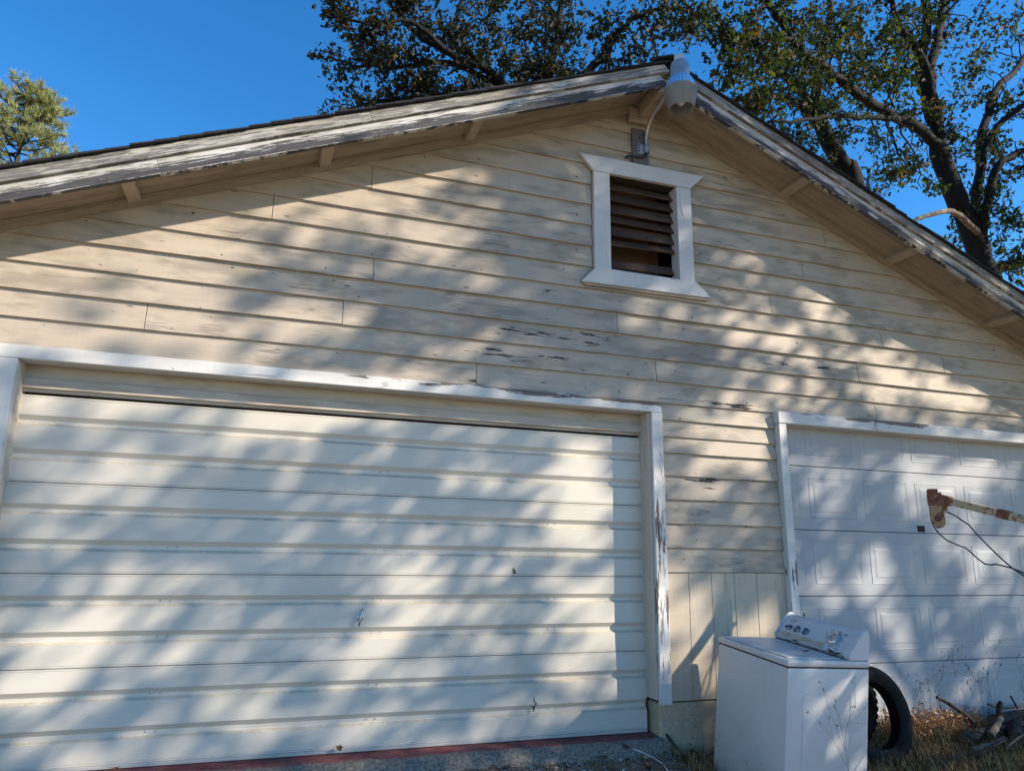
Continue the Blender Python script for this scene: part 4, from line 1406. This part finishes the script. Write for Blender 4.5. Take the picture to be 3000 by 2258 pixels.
# small things by the wide door
M_WIRE = simple('white_wire', (.62, .62, .62), .5)
tag(MB().tube(curve([(-.40, -.235, -.098), (-.27, -.20, -.078), (-.235, -.19, -.072)], 5), .0035, 6).build('wire', M_WIRE, smooth=True), 'short straight end of white wire on the gravel', 'wire')
tag(MB().tube(curve([(-.25, -.195, -.070), (-.19, -.24, -.085), (-.14, -.33, -.105), (-.13, -.43, -.118), (-.16, -.56, -.13)], 6), .0035, 6).build('wire', M_WIRE, smooth=True), 'curved white wire lying on the gravel by the foundation', 'wire')
tag(MB().tube([(.087, -.115, -.020), (.098, -.150, -.040), (.168, -.215, -.155), (.185, -.235, -.185)], [.012, .010, .008, .008], 8).build('steel_rod', simple('old_steel_rod', (.05, .045, .045), .6, .4), smooth=True), 'bent dark steel rod sticking out of the foundation', 'rod')
leaf_curl('dead_leaf', (.215, -.24, -.125), .06, .5, 'upright rust-brown leaf leaning at the foundation', tilt=1.2, seed=9)
leaf_curl('dead_leaf', (-.285, -.215, -.06), .045, 1.5, 'large brown leaf lying on the broken threshold edge', seed=10)
leaf_curl('dead_leaf', (-2.20, -.03, .015), .030, .2, 'small brown leaf hanging at the bottom of the ribbed door', tilt=1.0, seed=11)
leaf_curl('dead_leaf', (-3.45, -.08, -.005), .032, .8, 'tan leaf lying on the red threshold', seed=12)

# ------------------------------------------------------------------ trees
def leaf_mat(name, stops, trans=.42, rough=.6):
    t = NT(name)
    r = t.new('ShaderNodeNewGeometry').outputs['Random Per Island']
    c = t.ramp(r, stops)
    t.done(c, rough, 0, None, .22)
    tr = t.new('ShaderNodeBsdfTranslucent')
    cc = t.mix(1.0, c, (1.5, 1.6, .7), 'MULTIPLY'); t.link(cc, tr.inputs[0])
    ms = t.new('ShaderNodeMixShader'); ms.inputs[0].default_value = trans
    t.link(t.b.outputs[0], ms.inputs[1]); t.link(tr.outputs[0], ms.inputs[2])
    t.link(ms.outputs[0], t.out.inputs[0])
    return t.m
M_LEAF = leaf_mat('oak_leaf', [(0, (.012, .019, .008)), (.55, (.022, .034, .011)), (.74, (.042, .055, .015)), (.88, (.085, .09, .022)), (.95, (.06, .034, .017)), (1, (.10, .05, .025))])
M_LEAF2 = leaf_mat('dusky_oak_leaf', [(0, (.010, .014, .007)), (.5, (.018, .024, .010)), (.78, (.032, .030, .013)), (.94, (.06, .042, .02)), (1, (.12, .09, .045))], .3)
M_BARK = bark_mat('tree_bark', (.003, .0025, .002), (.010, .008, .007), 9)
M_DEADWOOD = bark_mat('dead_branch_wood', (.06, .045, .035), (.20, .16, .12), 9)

LEAF = np.array([(0, 0, 0), (.22, .34, .05), (.10, .52, .08), (.34, .62, .10), (0, 1.0, .0), (-.34, .62, .10), (-.10, .52, .08), (-.22, .34, .05)])
LEAFT = np.array([(0, 1, 2), (2, 3, 4), (0, 2, 4), (0, 4, 6), (4, 5, 6), (0, 6, 7)])
def leaves(pos, size, dirs=None):
    """one lobed leaf per position, random attitude, drooping a little"""
    n = len(pos)
    s = size * rng.uniform(.5, 1.45, n)
    a = rng.normal(0, 1, (n, 3)); a[:, 2] -= .35
    a /= np.linalg.norm(a, axis=1)[:, None]
    b = rng.normal(0, 1, (n, 3)); b[:, 2] *= .6
    b -= a * np.sum(a * b, 1)[:, None]; b /= np.linalg.norm(b, axis=1)[:, None]
    c = np.cross(b, a)
    V = (LEAF[None, :, 0, None] * b[:, None] + LEAF[None, :, 1, None] * a[:, None] + LEAF[None, :, 2, None] * c[:, None]) * s[:, None, None] + pos[:, None]
    F = LEAFT[None] + (np.arange(n) * len(LEAF))[:, None, None]
    return V.reshape(-1, 3), F.reshape(-1, 3)


def wiggle(pts, n=5, amp=.04):
    P = curve(pts, n)
    return [p + Vector((random.gauss(0, amp), random.gauss(0, amp), random.gauss(0, amp))) if 0 < i < len(P) - 1 else p for i, p in enumerate(P)]


def make_tree(name, label, trunk, limbs, blobs, leaf_size, mat, per_twig=7, extra=None, bark=None):
    """trunk/limbs: (points, r0, r1); blobs: (x, y, z, rx, ry, rz, twigs) foliage masses fed by branches from the nearest limb"""
    root = tag(empty(name, trunk[0][0]), label, 'tree')
    T = Matrix.Translation(-Vector(trunk[0][0]))
    bark = bark or M_BARK
    mb = MB()
    P = wiggle(trunk[0], 5, .015); k = len(P)
    mb.tube(P, [(trunk[1] + (trunk[2] - trunk[1]) * i / (k - 1)) * random.uniform(.97, 1.03) for i in range(k)], 14)
    o = mb.build('trunk', bark, root, smooth=True); o.matrix_parent_inverse = T
    allp = []
    for (pts, r0_, r1_) in limbs:
        P = wiggle(pts, 5, .018); k = len(P)
        o = MB().tube(P, [(r0_ + (r1_ - r0_) * i / (k - 1)) * random.uniform(.96, 1.04) for i in range(k)], 9).build('limb', bark, root, smooth=True)
        o.matrix_parent_inverse = T
        allp += [(p, r1_) for p in P[2:]]
    LP = np.array([p[:] for p, _ in allp])
    tw = MB(); pos = []
    for (bx, by, bz, rx, ry, rz, nt) in blobs:
        c = np.array((bx, by, bz))
        # boughs from the nearest limb into the mass
        subs = []
        for s_ in range(max(2, nt // 14)):
            d = rng.normal(0, 1, 3); d /= np.linalg.norm(d)
            e = c + d * rng.random() ** .5 * np.array((rx, ry, rz)) * .8
            i = np.argmin(np.sum((LP - e) ** 2, 1) + rng.random(len(LP)) * .6)
            st = LP[i]
            m = (st + e) / 2 + rng.normal(0, .12, 3) + np.array((0, 0, .12))
            L = np.linalg.norm(e - st)
            r_ = min(.05, .010 + .010 * L)
            Pp = wiggle([st, m, e], 4, .03)
            tw.tube(Pp, [r_ * (1 - .7 * q / (len(Pp) - 1)) for q in range(len(Pp))], 5, cap=False)
            subs += [np.array(p[:]) for p in Pp[2:]]
        subs = np.array(subs)
        for t_ in range(nt):
            d = rng.normal(0, 1, 3); d /= np.linalg.norm(d)
            e = c + d * rng.random() ** .45 * np.array((rx, ry, rz)) * 1.32
            i = np.argmin(np.sum((subs - e) ** 2, 1))
            st = subs[i]; v_ = e - st; L = np.linalg.norm(v_)
            if L > .9: st = e - v_ / L * .9
            m = (st + e) / 2 + rng.normal(0, .05, 3)
            tw.tube([st, m, e], [.007, .005, .003], 3, cap=False)
            f = rng.random(per_twig)[:, None] ** .6
            q = st + (e - st) * f + rng.normal(0, .075, (per_twig, 3)) * (leaf_size / .15)
            pos.append(q)
    o = tw.build('twigs', bark, root, recalc=False); o.matrix_parent_inverse = T; o['kind'] = 'stuff'
    pos = np.concatenate(pos)
    if extra is not None: pos = np.concatenate([pos, extra])
    V, F = leaves(pos, leaf_size)
    o = soup('crown', V, F, mat, root); o.matrix_parent_inverse = T
    return root

B1 = [(5.95, 4.6, 11.52, 0.99, 0.9, 0.53, 70), (7.58, 5.2, 11.81, 0.93, 0.84, 0.64, 70), (9.32, 5.6, 13.12, 1.01, 0.91, 0.7, 70), (9.16, 5.6, 11.84, 0.83, 0.75, 0.61, 60), (11.03, 6.0, 13.64, 0.9, 0.81, 0.82, 60), (10.16, 5.8, 11.97, 0.7, 0.63, 0.55, 45), (13.28, 6.6, 15.04, 1.08, 0.97, 0.81, 60), (13.47, 6.6, 13.45, 0.79, 0.71, 0.79, 32), (15.88, 7.2, 15.69, 0.87, 0.78, 0.87, 45), (14.52, 6.4, 12.76, 0.7, 0.63, 0.62, 34), (13.02, 6.2, 11.15, 0.58, 0.52, 0.5, 30), (12.78, 5.4, 10.11, 0.55, 0.49, 0.55, 36), (12.43, 5.4, 8.85, 0.46, 0.55, 0.61, 36), (11.74, 6.0, 10.76, 0.48, 0.43, 0.48, 26), (9.82, 5.6, 9.7, 0.45, 0.4, 0.37, 22), (9.14, 5.4, 9.06, 0.5, 0.45, 0.29, 20), (10.88, 6.0, 11.29, 0.56, 0.5, 0.48, 30), (6.44, 5.0, 10.64, 0.68, 0.61, 0.41, 45), (5.24, 4.6, 10.49, 0.58, 0.52, 0.45, 50), (4.21, 4.3, 10.49, 0.67, 0.61, 0.49, 55), (4.37, 4.4, 9.62, 0.49, 0.44, 0.37, 34), (5.31, 4.7, 9.49, 0.57, 0.51, 0.32, 36), (7.48, 5.2, 10.09, 0.56, 0.5, 0.28, 26), (10.15, 5.4, 8.93, 0.29, 0.26, 0.18, 8), (12.53, 6.6, 8.73, 0.41, 0.44, 0.49, 14), (13.39, 6.0, 8.09, 0.48, 0.57, 0.64, 30), (12.73, 6.0, 9.71, 0.48, 0.43, 0.4, 16), (3.37, 4.2, 10.32, 0.48, 0.43, 0.36, 26)]
B2 = [(10.09, 8.0, 12.77, 0.8, 0.72, 0.62, 50), (8.65, 7.8, 12.78, 0.94, 0.85, 0.6, 60), (9.72, 8.0, 11.31, 0.69, 0.62, 0.43, 26), (8.65, 7.6, 11.23, 0.66, 0.6, 0.42, 34), (6.73, 7.0, 11.06, 0.7, 0.63, 0.31, 40), (11.85, 8.3, 12.03, 0.73, 0.66, 0.55, 24), (9.05, 8.4, 14.32, 1.09, 0.98, 0.63, 60), (10.52, 8.2, 15.1, 1.11, 1.0, 0.83, 60), (11.37, 8.2, 10.78, 0.54, 0.48, 0.36, 12), (10.24, 7.6, 11.57, 0.51, 0.46, 0.51, 22), (11.33, 8.0, 10.28, 0.44, 0.39, 0.31, 10)]
B3 = [(-2.24, 6.8, 10.95, 0.44, 0.4, 0.28, 34), (-1.55, 7.2, 10.93, 0.59, 0.54, 0.36, 60), (-1.66, 8.6, 11.38, 0.58, 0.52, 0.29, 36), (-2.46, 8.7, 11.33, 0.25, 0.23, 0.18, 8), (-0.76, 8.3, 11.23, 0.65, 0.59, 0.43, 64), (-1.47, 8.5, 10.37, 0.5, 0.45, 0.29, 24), (-0.78, 8.4, 10.55, 0.65, 0.58, 0.32, 56), (-0.07, 7.9, 11.95, 0.65, 0.59, 0.51, 64), (-0.05, 8.1, 10.86, 0.72, 0.65, 0.43, 76), (0.96, 8.4, 12.98, 0.7, 0.63, 0.54, 52), (0.93, 7.9, 11.46, 0.66, 0.59, 0.51, 76), (0.8, 8.2, 10.71, 0.81, 0.73, 0.29, 60), (2.0, 8.3, 12.92, 0.63, 0.56, 0.63, 70), (1.98, 8.0, 11.54, 0.6, 0.54, 0.53, 74), (2.97, 8.4, 12.99, 0.56, 0.58, 0.64, 50), (2.87, 7.8, 11.54, 0.61, 0.55, 0.38, 50), (3.44, 7.2, 12.64, 0.6, 0.54, 0.45, 34), (3.64, 7.3, 11.73, 0.52, 0.47, 0.37, 34), (4.36, 7.0, 13.01, 0.68, 0.62, 0.38, 36), (4.21, 7.1, 12.08, 0.45, 0.41, 0.45, 20), (-1.03, 7.4, 11.86, 0.55, 0.49, 0.27, 34), (-2.01, 8.5, 10.01, 0.35, 0.32, 0.18, 14), (-2.33, 8.5, 9.82, 0.17, 0.16, 0.1, 4), (2.66, 8.5, 14.02, 0.98, 0.88, 0.49, 50), (4.97, 6.9, 12.57, 0.53, 0.48, 0.46, 26), (-1.88, 7.2, 12.16, 0.8, 0.72, 0.4, 40), (0.4, 8.5, 14.18, 1.17, 1.05, 0.47, 50), (2.53, 8.6, 15.23, 1.24, 1.12, 0.5, 50), (-2.05, 8.6, 10.87, 0.36, 0.32, 0.21, 8)]

# big tree at the right, behind the garage
make_tree('broadleaf_tree', 'large dark autumn tree rising behind the right slope of the roof',
          ([(12.75, 6.0, -.2), (12.6, 6.0, 3.0), (12.33, 6.0, 6.78), (12.18, 6.0, 7.66), (11.87, 6.0, 8.78), (11.49, 6.0, 9.61), (11.29, 6.0, 10.58)], .32, .20),
          [([(11.29, 6.0, 10.58), (10.39, 5.8, 10.79), (9.4, 5.6, 10.78), (8.46, 5.4, 10.85), (7.58, 5.2, 10.99), (6.81, 5.0, 11.05), (6.17, 4.8, 11.28), (5.56, 4.6, 11.64), (4.92, 4.4, 12.28), (3.92, 4.2, 12.83)], .125, .05),
           ([(11.33, 6.0, 10.3), (11.46, 6.1, 11.57), (11.57, 6.2, 12.6), (12.11, 6.3, 13.87), (12.82, 6.5, 15.45), (13.85, 6.8, 17.79)], .16, .08),
           ([(11.56, 6.2, 12.3), (11.05, 6.0, 13.07), (10.24, 5.7, 13.28), (9.61, 5.4, 13.86)], .12, .05),
           ([(11.4, 6.1, 11.3), (11.59, 6.4, 13.03), (12.37, 6.7, 14.86), (12.81, 7.0, 16.74)], .17, .08),
           ([(11.97, 6.0, 8.46), (12.87, 6.3, 10.26), (13.66, 6.6, 11.91), (14.75, 6.9, 13.46), (15.91, 7.1, 14.52), (17.61, 7.4, 16.2), (20.21, 7.8, 18.73)], .13, .06),
           ([(12.54, 6.2, 9.6), (12.85, 5.9, 11.03), (13.23, 5.6, 11.57), (13.69, 5.3, 11.94), (14.65, 5.0, 12.53)], .09, .05),
           ([(12.09, 5.9, 8.3), (12.03, 5.5, 9.33), (12.2, 5.3, 9.93), (12.89, 5.2, 10.36), (13.79, 5.0, 10.79)], .11, .06),
           ([(9.88, 5.7, 10.74), (8.77, 5.4, 10.39), (7.46, 5.1, 9.92), (6.49, 4.9, 9.52), (5.43, 4.7, 9.1)], .07, .025),
           ([(6.24, 4.8, 11.14), (5.5, 4.6, 10.88), (4.79, 4.4, 10.44), (4.25, 4.3, 10.01)], .06, .02),
           ([(12.2, 6.0, 7.5), (13.2, 6.1, 8.0), (14.4, 6.0, 8.3), (15.5, 5.8, 9.0)], .14, .06)],
          B1 + [(15.5, 3.6, 11, 2, 2, 1.8, 80), (15.2, 3.9, 13.6, 2, 2, 1.6, 80), (14.9, 3.6, 9, 1.8, 1.8, 1.4, 60), (13.0, 4.2, 16.2, 2.2, 1.6, 1.4, 60), (11.9, 5.8, 8.9, .6, .5, .9, 14), (11.4, 5.8, 10.3, .7, .5, .7, 14), (11.7, 6.0, 11.8, .5, .5, .9, 14), (9.6, 5.5, 10.9, .9, .4, .4, 14), (8.0, 5.2, 10.9, .9, .4, .4, 14), (12.6, 5.6, 7.6, .8, .6, .8, 14)], .135, M_LEAF)  # large extra masses, out of view, added to keep sun off the trunk
dd = tag(empty('dead_branch', (11.9, 5.8, 8.36)), 'pale dead branch sticking out left from the large tree trunk', 'branch')
o = MB().tube(wiggle([(11.95, 5.85, 8.40), (11.2, 5.6, 8.57), (10.57, 5.4, 8.54), (9.94, 5.3, 8.3), (9.43, 5.2, 8.07), (9.17, 5.15, 7.89)], 4, .012), [.075 - .0022 * i for i in range(21)], 9).build('wood', M_DEADWOOD, dd, smooth=True)
o.matrix_parent_inverse = Matrix.Translation((-11.9, -5.8, -8.36))
# second, slimmer tree
make_tree('broadleaf_tree', 'slimmer forked tree just behind the middle of the right roof slope',
          ([(11.0, 8.0, -.2), (10.9, 8.0, 5), (10.68, 8.0, 10.35), (10.39, 8.0, 11.06), (9.98, 8.0, 11.75), (9.77, 8.0, 12.3)], .30, .17),
          [([(9.77, 8.0, 12.2), (9.82, 8.0, 13.31), (10.29, 8.0, 14.67), (10.72, 8.0, 16.53)], .14, .07),
           ([(9.9, 8.0, 11.9), (8.92, 7.7, 12.2), (8.06, 7.4, 12.04), (7.03, 7.1, 11.62), (6.12, 6.9, 11.11)], .12, .04),
           ([(9.78, 8.0, 12.3), (9.33, 8.2, 13.22), (8.69, 8.4, 13.92), (8.08, 8.6, 15.16)], .12, .05),
           ([(10.68, 8.0, 10.3), (10.2, 8.1, 11.3), (10.15, 8.2, 12.4)], .12, .06)],
          B2, .13, M_LEAF)
# the dense crown over the ridge
make_tree('broadleaf_tree', 'dense dark leafy tree spreading above the ridge left of the yard light',
          ([(2.4, 8.2, -.2), (2.2, 8.1, 5), (1.99, 8.0, 9.86), (1.75, 8.0, 10.7)], .34, .22),
          [([(1.75, 8.0, 10.6), (1.01, 7.9, 11.27), (0.37, 7.8, 11.33), (-0.39, 7.7, 11.51), (-0.91, 7.6, 11.73), (-1.16, 7.5, 12.15), (-1.14, 7.5, 13.07)], .10, .03),
           ([(0.15, 7.8, 11.39), (-0.68, 7.3, 11.48), (-0.98, 7.2, 11.48), (-1.59, 7.0, 11.11), (-2.23, 6.8, 10.8), (-2.6, 6.7, 10.83)], .06, .015),
           ([(1.35, 8.0, 11.0), (0.27, 8.3, 11.58), (-0.8, 8.5, 11.4), (-1.72, 8.6, 11.24), (-2.36, 8.7, 11.4)], .08, .015),
           ([(1.75, 8.0, 10.6), (2.55, 8.2, 12.36), (2.8, 8.4, 13.6), (3.06, 8.6, 15.3)], .14, .05),
           ([(1.75, 8.0, 10.6), (2.95, 7.6, 11.42), (3.56, 7.3, 12.23), (4.01, 7.0, 12.82), (4.94, 6.8, 13.19)], .12, .04),
           ([(1.01, 7.9, 11.27), (0.19, 8.2, 12.08), (0.33, 8.4, 12.98), (0.66, 8.6, 14.35)], .08, .04),
           ([(1.83, 8.0, 10.3), (0.42, 8.2, 10.71), (-1.0, 8.4, 10.5), (-1.87, 8.5, 10.12)], .10, .02)],
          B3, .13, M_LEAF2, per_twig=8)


# pine at the far left
def pine():
    bx, by, H = -12.1, 22.0, 17.3
    root = tag(empty('pine_tree', (bx, by, -.2)), 'sunlit pine tree standing beyond the left roof slope', 'tree')
    T = Matrix.Translation((-bx, -by, .2))
    o = MB().tube([(bx + .06 * math.sin(z), by, z) for z in np.linspace(-.2, H - .5, 14)], list(np.linspace(.26, .035, 14)), 10).build('trunk', bark_mat('pine_bark', (.05, .03, .02), (.17, .11, .075), 6), root, smooth=True)
    o.matrix_parent_inverse = T
    br = MB(); tips = []
    z = 8.0
    while z < H - .25:
        u = (H - z) / (H - 8)
        rmax = (.55 + 3.0 * u ** .75) * 1.0
        for k in range(5):
            a = rng.uniform(0, 6.28)
            L = rmax * rng.uniform(.55, 1.12)
            d = np.array([math.cos(a), math.sin(a), 0])
            up = rng.uniform(.15, .55)
            p0 = np.array([bx, by, z + rng.uniform(-.1, .1)])
            pts = [p0 + d * L * f + np.array([0, 0, L * up * f * f * .9 - .10 * L * f]) + rng.normal(0, .03, 3) for f in (0, .3, .6, .85, 1)]
            br.tube(pts, [.034, .028, .02, .013, .008], 5, cap=False)
            tips.append((pts[-1], pts[-1] - pts[-2]))
            for f in np.arange(.28, 1.0, .085):
                i = min(3, int(f * 4)); q = pts[i] + (pts[i + 1] - pts[i]) * (f * 4 - i)
                sd = np.array([-d[1], d[0], 0]) * rng.choice([-1, 1])
                dv = (sd * rng.uniform(.3, 1) + d * rng.uniform(.1, .7) + np.array([0, 0, rng.uniform(.1, .9)])); dv /= np.linalg.norm(dv)
                l2 = rng.uniform(.18, .55) * (.6 + .5 * u)
                e = q + dv * l2
                br.tube([q, (q + e) / 2 + rng.normal(0, .02, 3), e], [.010, .008, .006], 3, cap=False)
                tips.append((e, dv))
                if rng.random() < .5: tips.append(((q + e) / 2, dv))
        z += .22 + .14 * u
    tips.append((np.array([bx, by, H - .4]), np.array([0, 0, 1.])))
    o = br.build('branches', M_BARK, root, recalc=False); o.matrix_parent_inverse = T
    n = len(tips); m = 34
    P = np.repeat(np.array([t[0] for t in tips]), m, 0); D = np.array([t[1] / np.linalg.norm(t[1]) for t in tips])
    D = np.repeat(D + np.array([0, 0, .35]), m, 0) * .75 + rng.normal(0, .62, (n * m, 3))
    D /= np.linalg.norm(D, axis=1)[:, None]
    L = rng.uniform(.17, .30, n * m)[:, None]
    W = np.cross(D, rng.normal(0, 1, (n * m, 3))); W /= np.linalg.norm(W, axis=1)[:, None]
    P = P + rng.normal(0, .025, P.shape)
    V = np.stack([P - W * .0065, P + W * .0065, P + D * L], 1).reshape(-1, 3)
    F = np.arange(n * m * 3).reshape(-1, 3)
    t = NT('pine_needles')
    r = t.new('ShaderNodeNewGeometry').outputs['Random Per Island']
    c = t.ramp(r, [(0, (.12, .17, .055)), (.5, (.25, .28, .075)), (.85, (.36, .34, .10)), (1, (.42, .30, .14))])
    t.done(c, .6)
    o = soup('crown', V, F, t.m, root); o.matrix_parent_inverse = T
pine()

# shade tree standing to the right of the viewer, between sun and garage: its crown gives the dappled light
MASK = """
222222222222222222222222222222222222222222222222222222222222222222222222222222222222222222222222222222222222222222222
222222222222222222222222222222222222222222222222222222222222222222222222222222222222222222222222222222222222222222222
222222222222222222222222222222222222222222222222222222222222222222222222222222222222222222222222222222222222222222222
222222222222222222222222222222222222222222222222222222222222222222222222222222222222222222222222222222222222222222222
222222222222222222222222222222222222222222222222222222222222222222222222222222222222222222222222222222222222222222222
222222222222222222222222222222222222222222222222222222222222222222222222222222222222222222222222222222222222222222222
222222222222222222222222222222222222222222222222222222222222222222222222222222222222222222222222222222222222222222222
222222222222222222222222222222222222222222222222222222222222222222222222222222222222222222222222222222222222222222222
222222222222222222222222222222222222222222222222222222222222222222222222222222222222222222222222222222222222222222222
222222222222222222222222222222222222222222222222222222222222222222222222222222222222222222222222222222222222222222222
222222222222222222222222222222222222222222222222222222222222222222222222222222223344555443222222222222222222222222222
222222222222222222222222222222222222222222222222222222222222222222222222222222345678887765432222222222222222222222222
222222222222222222222222222222222222222222222222222222222222222222222222222223467899999987643222222222222222222222222
222222222222222222222222222222222222222222222222222222222222222222222222222223578999999987653222222222222222222222222
222222222222222222222222232222366564222222454345554323211111111221111111111123567899999987543211111111111111111111111
222222222222222222222244366422244565222232232234432245534443124554211111111112356778888765432111111111111111111111111
222222222222222222222566424322226762222343222221111256646664247887411111111111233455799643211123111111111111111111111
222222222222222222224677765422226752222233454221111145665677359999832223211111111245999841111168611111111111111111111
222222222222222222224687776422223422222367466531111113564465269999945577411111111256688631111179931111111111111111111
222222222222222222228999776422222222222477424542233312467798569999956799511111111245578841111149831211111111111111111
222222222222222222226887555322222222222355786334677642467999779976656898311111333146678851111113312421111111111111111
222222222222222222222247888753222222222224899856666421479999779972234453111113566424578631111111113531111111111111111
222222222222222222222256799952222222222222489986542111479999769962111111111356668974288611111233322441111111111111111
222222222222222222222222269852222222222222235775311111466776448851111111111577779999757411112456653763111111111111111
222222222222222222222222238972222222222222267633565211246665325531111111111345655699963211113577775885111111111111111
222222222222222222222222222552222222222222378744776325657776522311111111111111111279971111112567775887211111111111111
222222222222222222222454322222222222222222234324665325655665326643432111111111111135851111112356664787311111111111111
222222222222222222224544543222222222222222222223454214899787313321221111111122211111321111235555332577311111111111111
222222222222222222222344322244322222222222222221111112699887324433444311111345442111111111245666531255211111111111111
222222222222222222222235554224542222222222222221111123445677547766554321111345542111111111134565431123111111111111111
222222222222222222222222466653233222222222222235531135664788632333321111111233443322112344554333211111111111111111111
222222222222222222223554324666542243222222222223321135666688633688875211111344555543246789999875321111111111111111111
222222222222222222226776665246777657742222222221111113577775311246668875211223444443345679999987665321111111111111111
222222222222222222222323455422345555663222222221111111236776421245788876311466532112588866666668999742111111111111111
222222222222222222228999997556777776543222222221111111269999852368999997511134432111478889999868999863111111111111111
888888888888888888888888888888888888888888555551111111135788642466888986421111111111135542111146888753111111111111111
888888888888888887888887358886446776677777555551111111111122111367799999742111111111111111111111111111111111111111111
888888888888888889999886555887555432123555445551111111111111111111123333222211111222233333222221111111111111111111111
888888888888888899987888874688864322321233345551111111111111111111113455589986456788999999999887655432211111111111111
888888888888888888856888988999998744542212234551111111111111111111111344589999656788999999999998876544322111111111111
888888888888888889985557999896657887763111224551111111111111111111111111123554321235689999999999752221111111111111111
888888888888888889987564799887324688752111224551111111111111111111111122467752113468999999999864211111111111111111111
888888888888888888888777779884211378843111224551111111111111333211123566699996358756788887754321111111111111111111111
888888888888888888888869867786542257741111224551111111111112455421357777779997379986777642211111111111111111111111111
888888888888888888888886888888631124421122234551111111111113677422578886654553225753566531111111111111111111111111111
888888888888888888888888688994475221121124444551111111111111466521346775321135642111122211111111111111111111111111111
888888888888888888888888888858566652125346885551111111111111111111112332111159997421111111111111111111111111111111111
888888888888888888888888888885744676357767998551111111111111111111111111111125887311111111111111111111111111111111111
888888888888888888888888888888788668778888899551111111111111111111111111113899621111111111111111111111111111111111111
888888888888888888888888888888888888888888577551111111111111111111111111389951111111111111111111111111111111111111111
888888888888888888888888888888888888888888557651111111111111111111111126873111111111111111111111111111111111111111111
888888888888888888888888888888888888888888555551111111111111111111111343111111111111111111111111111111111111111111111
888888888888888888888888888888888888888888555551111111111111111111111111111111111111111111111111111111111111111111111
888888888888888888888888888888888888889988555551111111111111111111111111111111111111111111111111111111111111111111111
888888888888888888888888888888888888888898555551111111111111111111111111111111111111111111111111111111111111111111111
888888888888888888888888888888888888888888555551111111111111111111111111111111111111111111111111111111111111111111111
888888888888888888888888888888888888888888555551111111111111111111111111111111111111111111111111111111111111111111111
888888888888888888888888888888888888888888555551111111111111111111111111111111111111111111111111111111111111111111111
888888888888888888888888888888888888888888555551111111111111111111111111111111111111111111111111111111111111111111111
888888888888888888888888888888888888888888555551111111111111111111111111111111111111111111111111111111111111111111111
888888888888888888888888888888888888888888555551111111111111111111111111111111111111111111111111111111111111111111111
888888888888888888888888888888888888888888555551111111111111111111111111111111111111111111111111111111111111111111111
888888888888888888888888888888888888888888555551111111111111111111111111111111111111111111111111111111111111111111111
888888888888888888888888888888888888888888555551111111111111111111111111111111111111111111111111111111111111111111111
888888888888888888888888888888888888888888555551111111111111111111111111111111111111111111111111111111111111111111111
888888888888888888888888888888888888888888555551111111111111111111111111111111111111111111111111111111111111111111111
888888888888888888888888888888888888888888555551111111111111111111111111111111111111111111111111111111111111111111111
888888888888888888888888888888888888888888555551111111111111111111111111111111111111111111111111111111111111111111111
888888888888888888888888888888888888888888555551111111111111111111111111111111111111111111111111111111111111111111111""".split()
MK = np.array([[int(ch) for ch in r] for r in MASK]) / 10.0
def shade_tree():
    S = np.array(SUN)
    n = 46000
    X = rng.uniform(-6, 5.6, n); Z = rng.uniform(-1.2, 5.6, n)
    fx = np.clip((X + 6) / .1, 0, MK.shape[1] - 1.01); fz = np.clip((Z + 1.2) / .1, 0, MK.shape[0] - 1.01)
    ix, iz = fx.astype(int), fz.astype(int); ux, uz = fx - ix, fz - iz
    T = MK[iz, ix] * (1 - ux) * (1 - uz) + MK[iz, ix + 1] * ux * (1 - uz) + MK[iz + 1, ix] * (1 - ux) * uz + MK[iz + 1, ix + 1] * ux * uz
    acc = np.clip(-np.log(np.clip(T, .02, .99)) / 2.9, 0, 1)
    acc = np.where(T > .62, 0, acc)
    keep = rng.random(n) < acc
    X, Z = X[keep], Z[keep]
    # leaves hang in clumps: distance along the light varies slowly across the crown
    d = 11.5 + 1.2 * np.sin(X * 1.9 + Z * .8) + 1.0 * np.sin(Z * 2.3 - X * .7) + rng.normal(0, .55, len(X))
    pos = np.stack([X, np.full(len(X), -.14), Z], 1) + S * d[:, None]
    # crown extended past the garage corner, added to screen sky from the right door
    m = 7000
    X2 = rng.uniform(5.3, 9.0, m); Z2 = rng.uniform(-1.0, 6.0, m)
    pos2 = np.stack([X2, np.full(m, -.14), Z2], 1) + S * rng.uniform(5.5, 12, m)[:, None]
    c = pos.mean(0)
    pos = np.concatenate([pos, pos2])
    tr = [(12.4, -6.0, -.8), (12.2, -6.0, 2.5), (11.9, -5.9, 4.8)]
    limbs = []
    for k in range(12):
        e = pos[rng.integers(len(pos))]
        s_ = np.array((11.9, -5.9, 4.6 + .25 * rng.random()))
        m = s_ * .5 + e * .5 + rng.normal(0, .3, 3) + np.array((0, 0, .5))
        limbs.append(([tuple(s_), tuple(m), tuple(e)], .05, .012))
    make_tree('shade_tree', 'leafy tree right of the viewer shading the garage front', (tr, .30, .22), limbs, [(c[0], c[1], c[2] + 3.8, 1.5, 1.5, .8, 30)], .15, M_LEAF, extra=pos)
shade_tree()
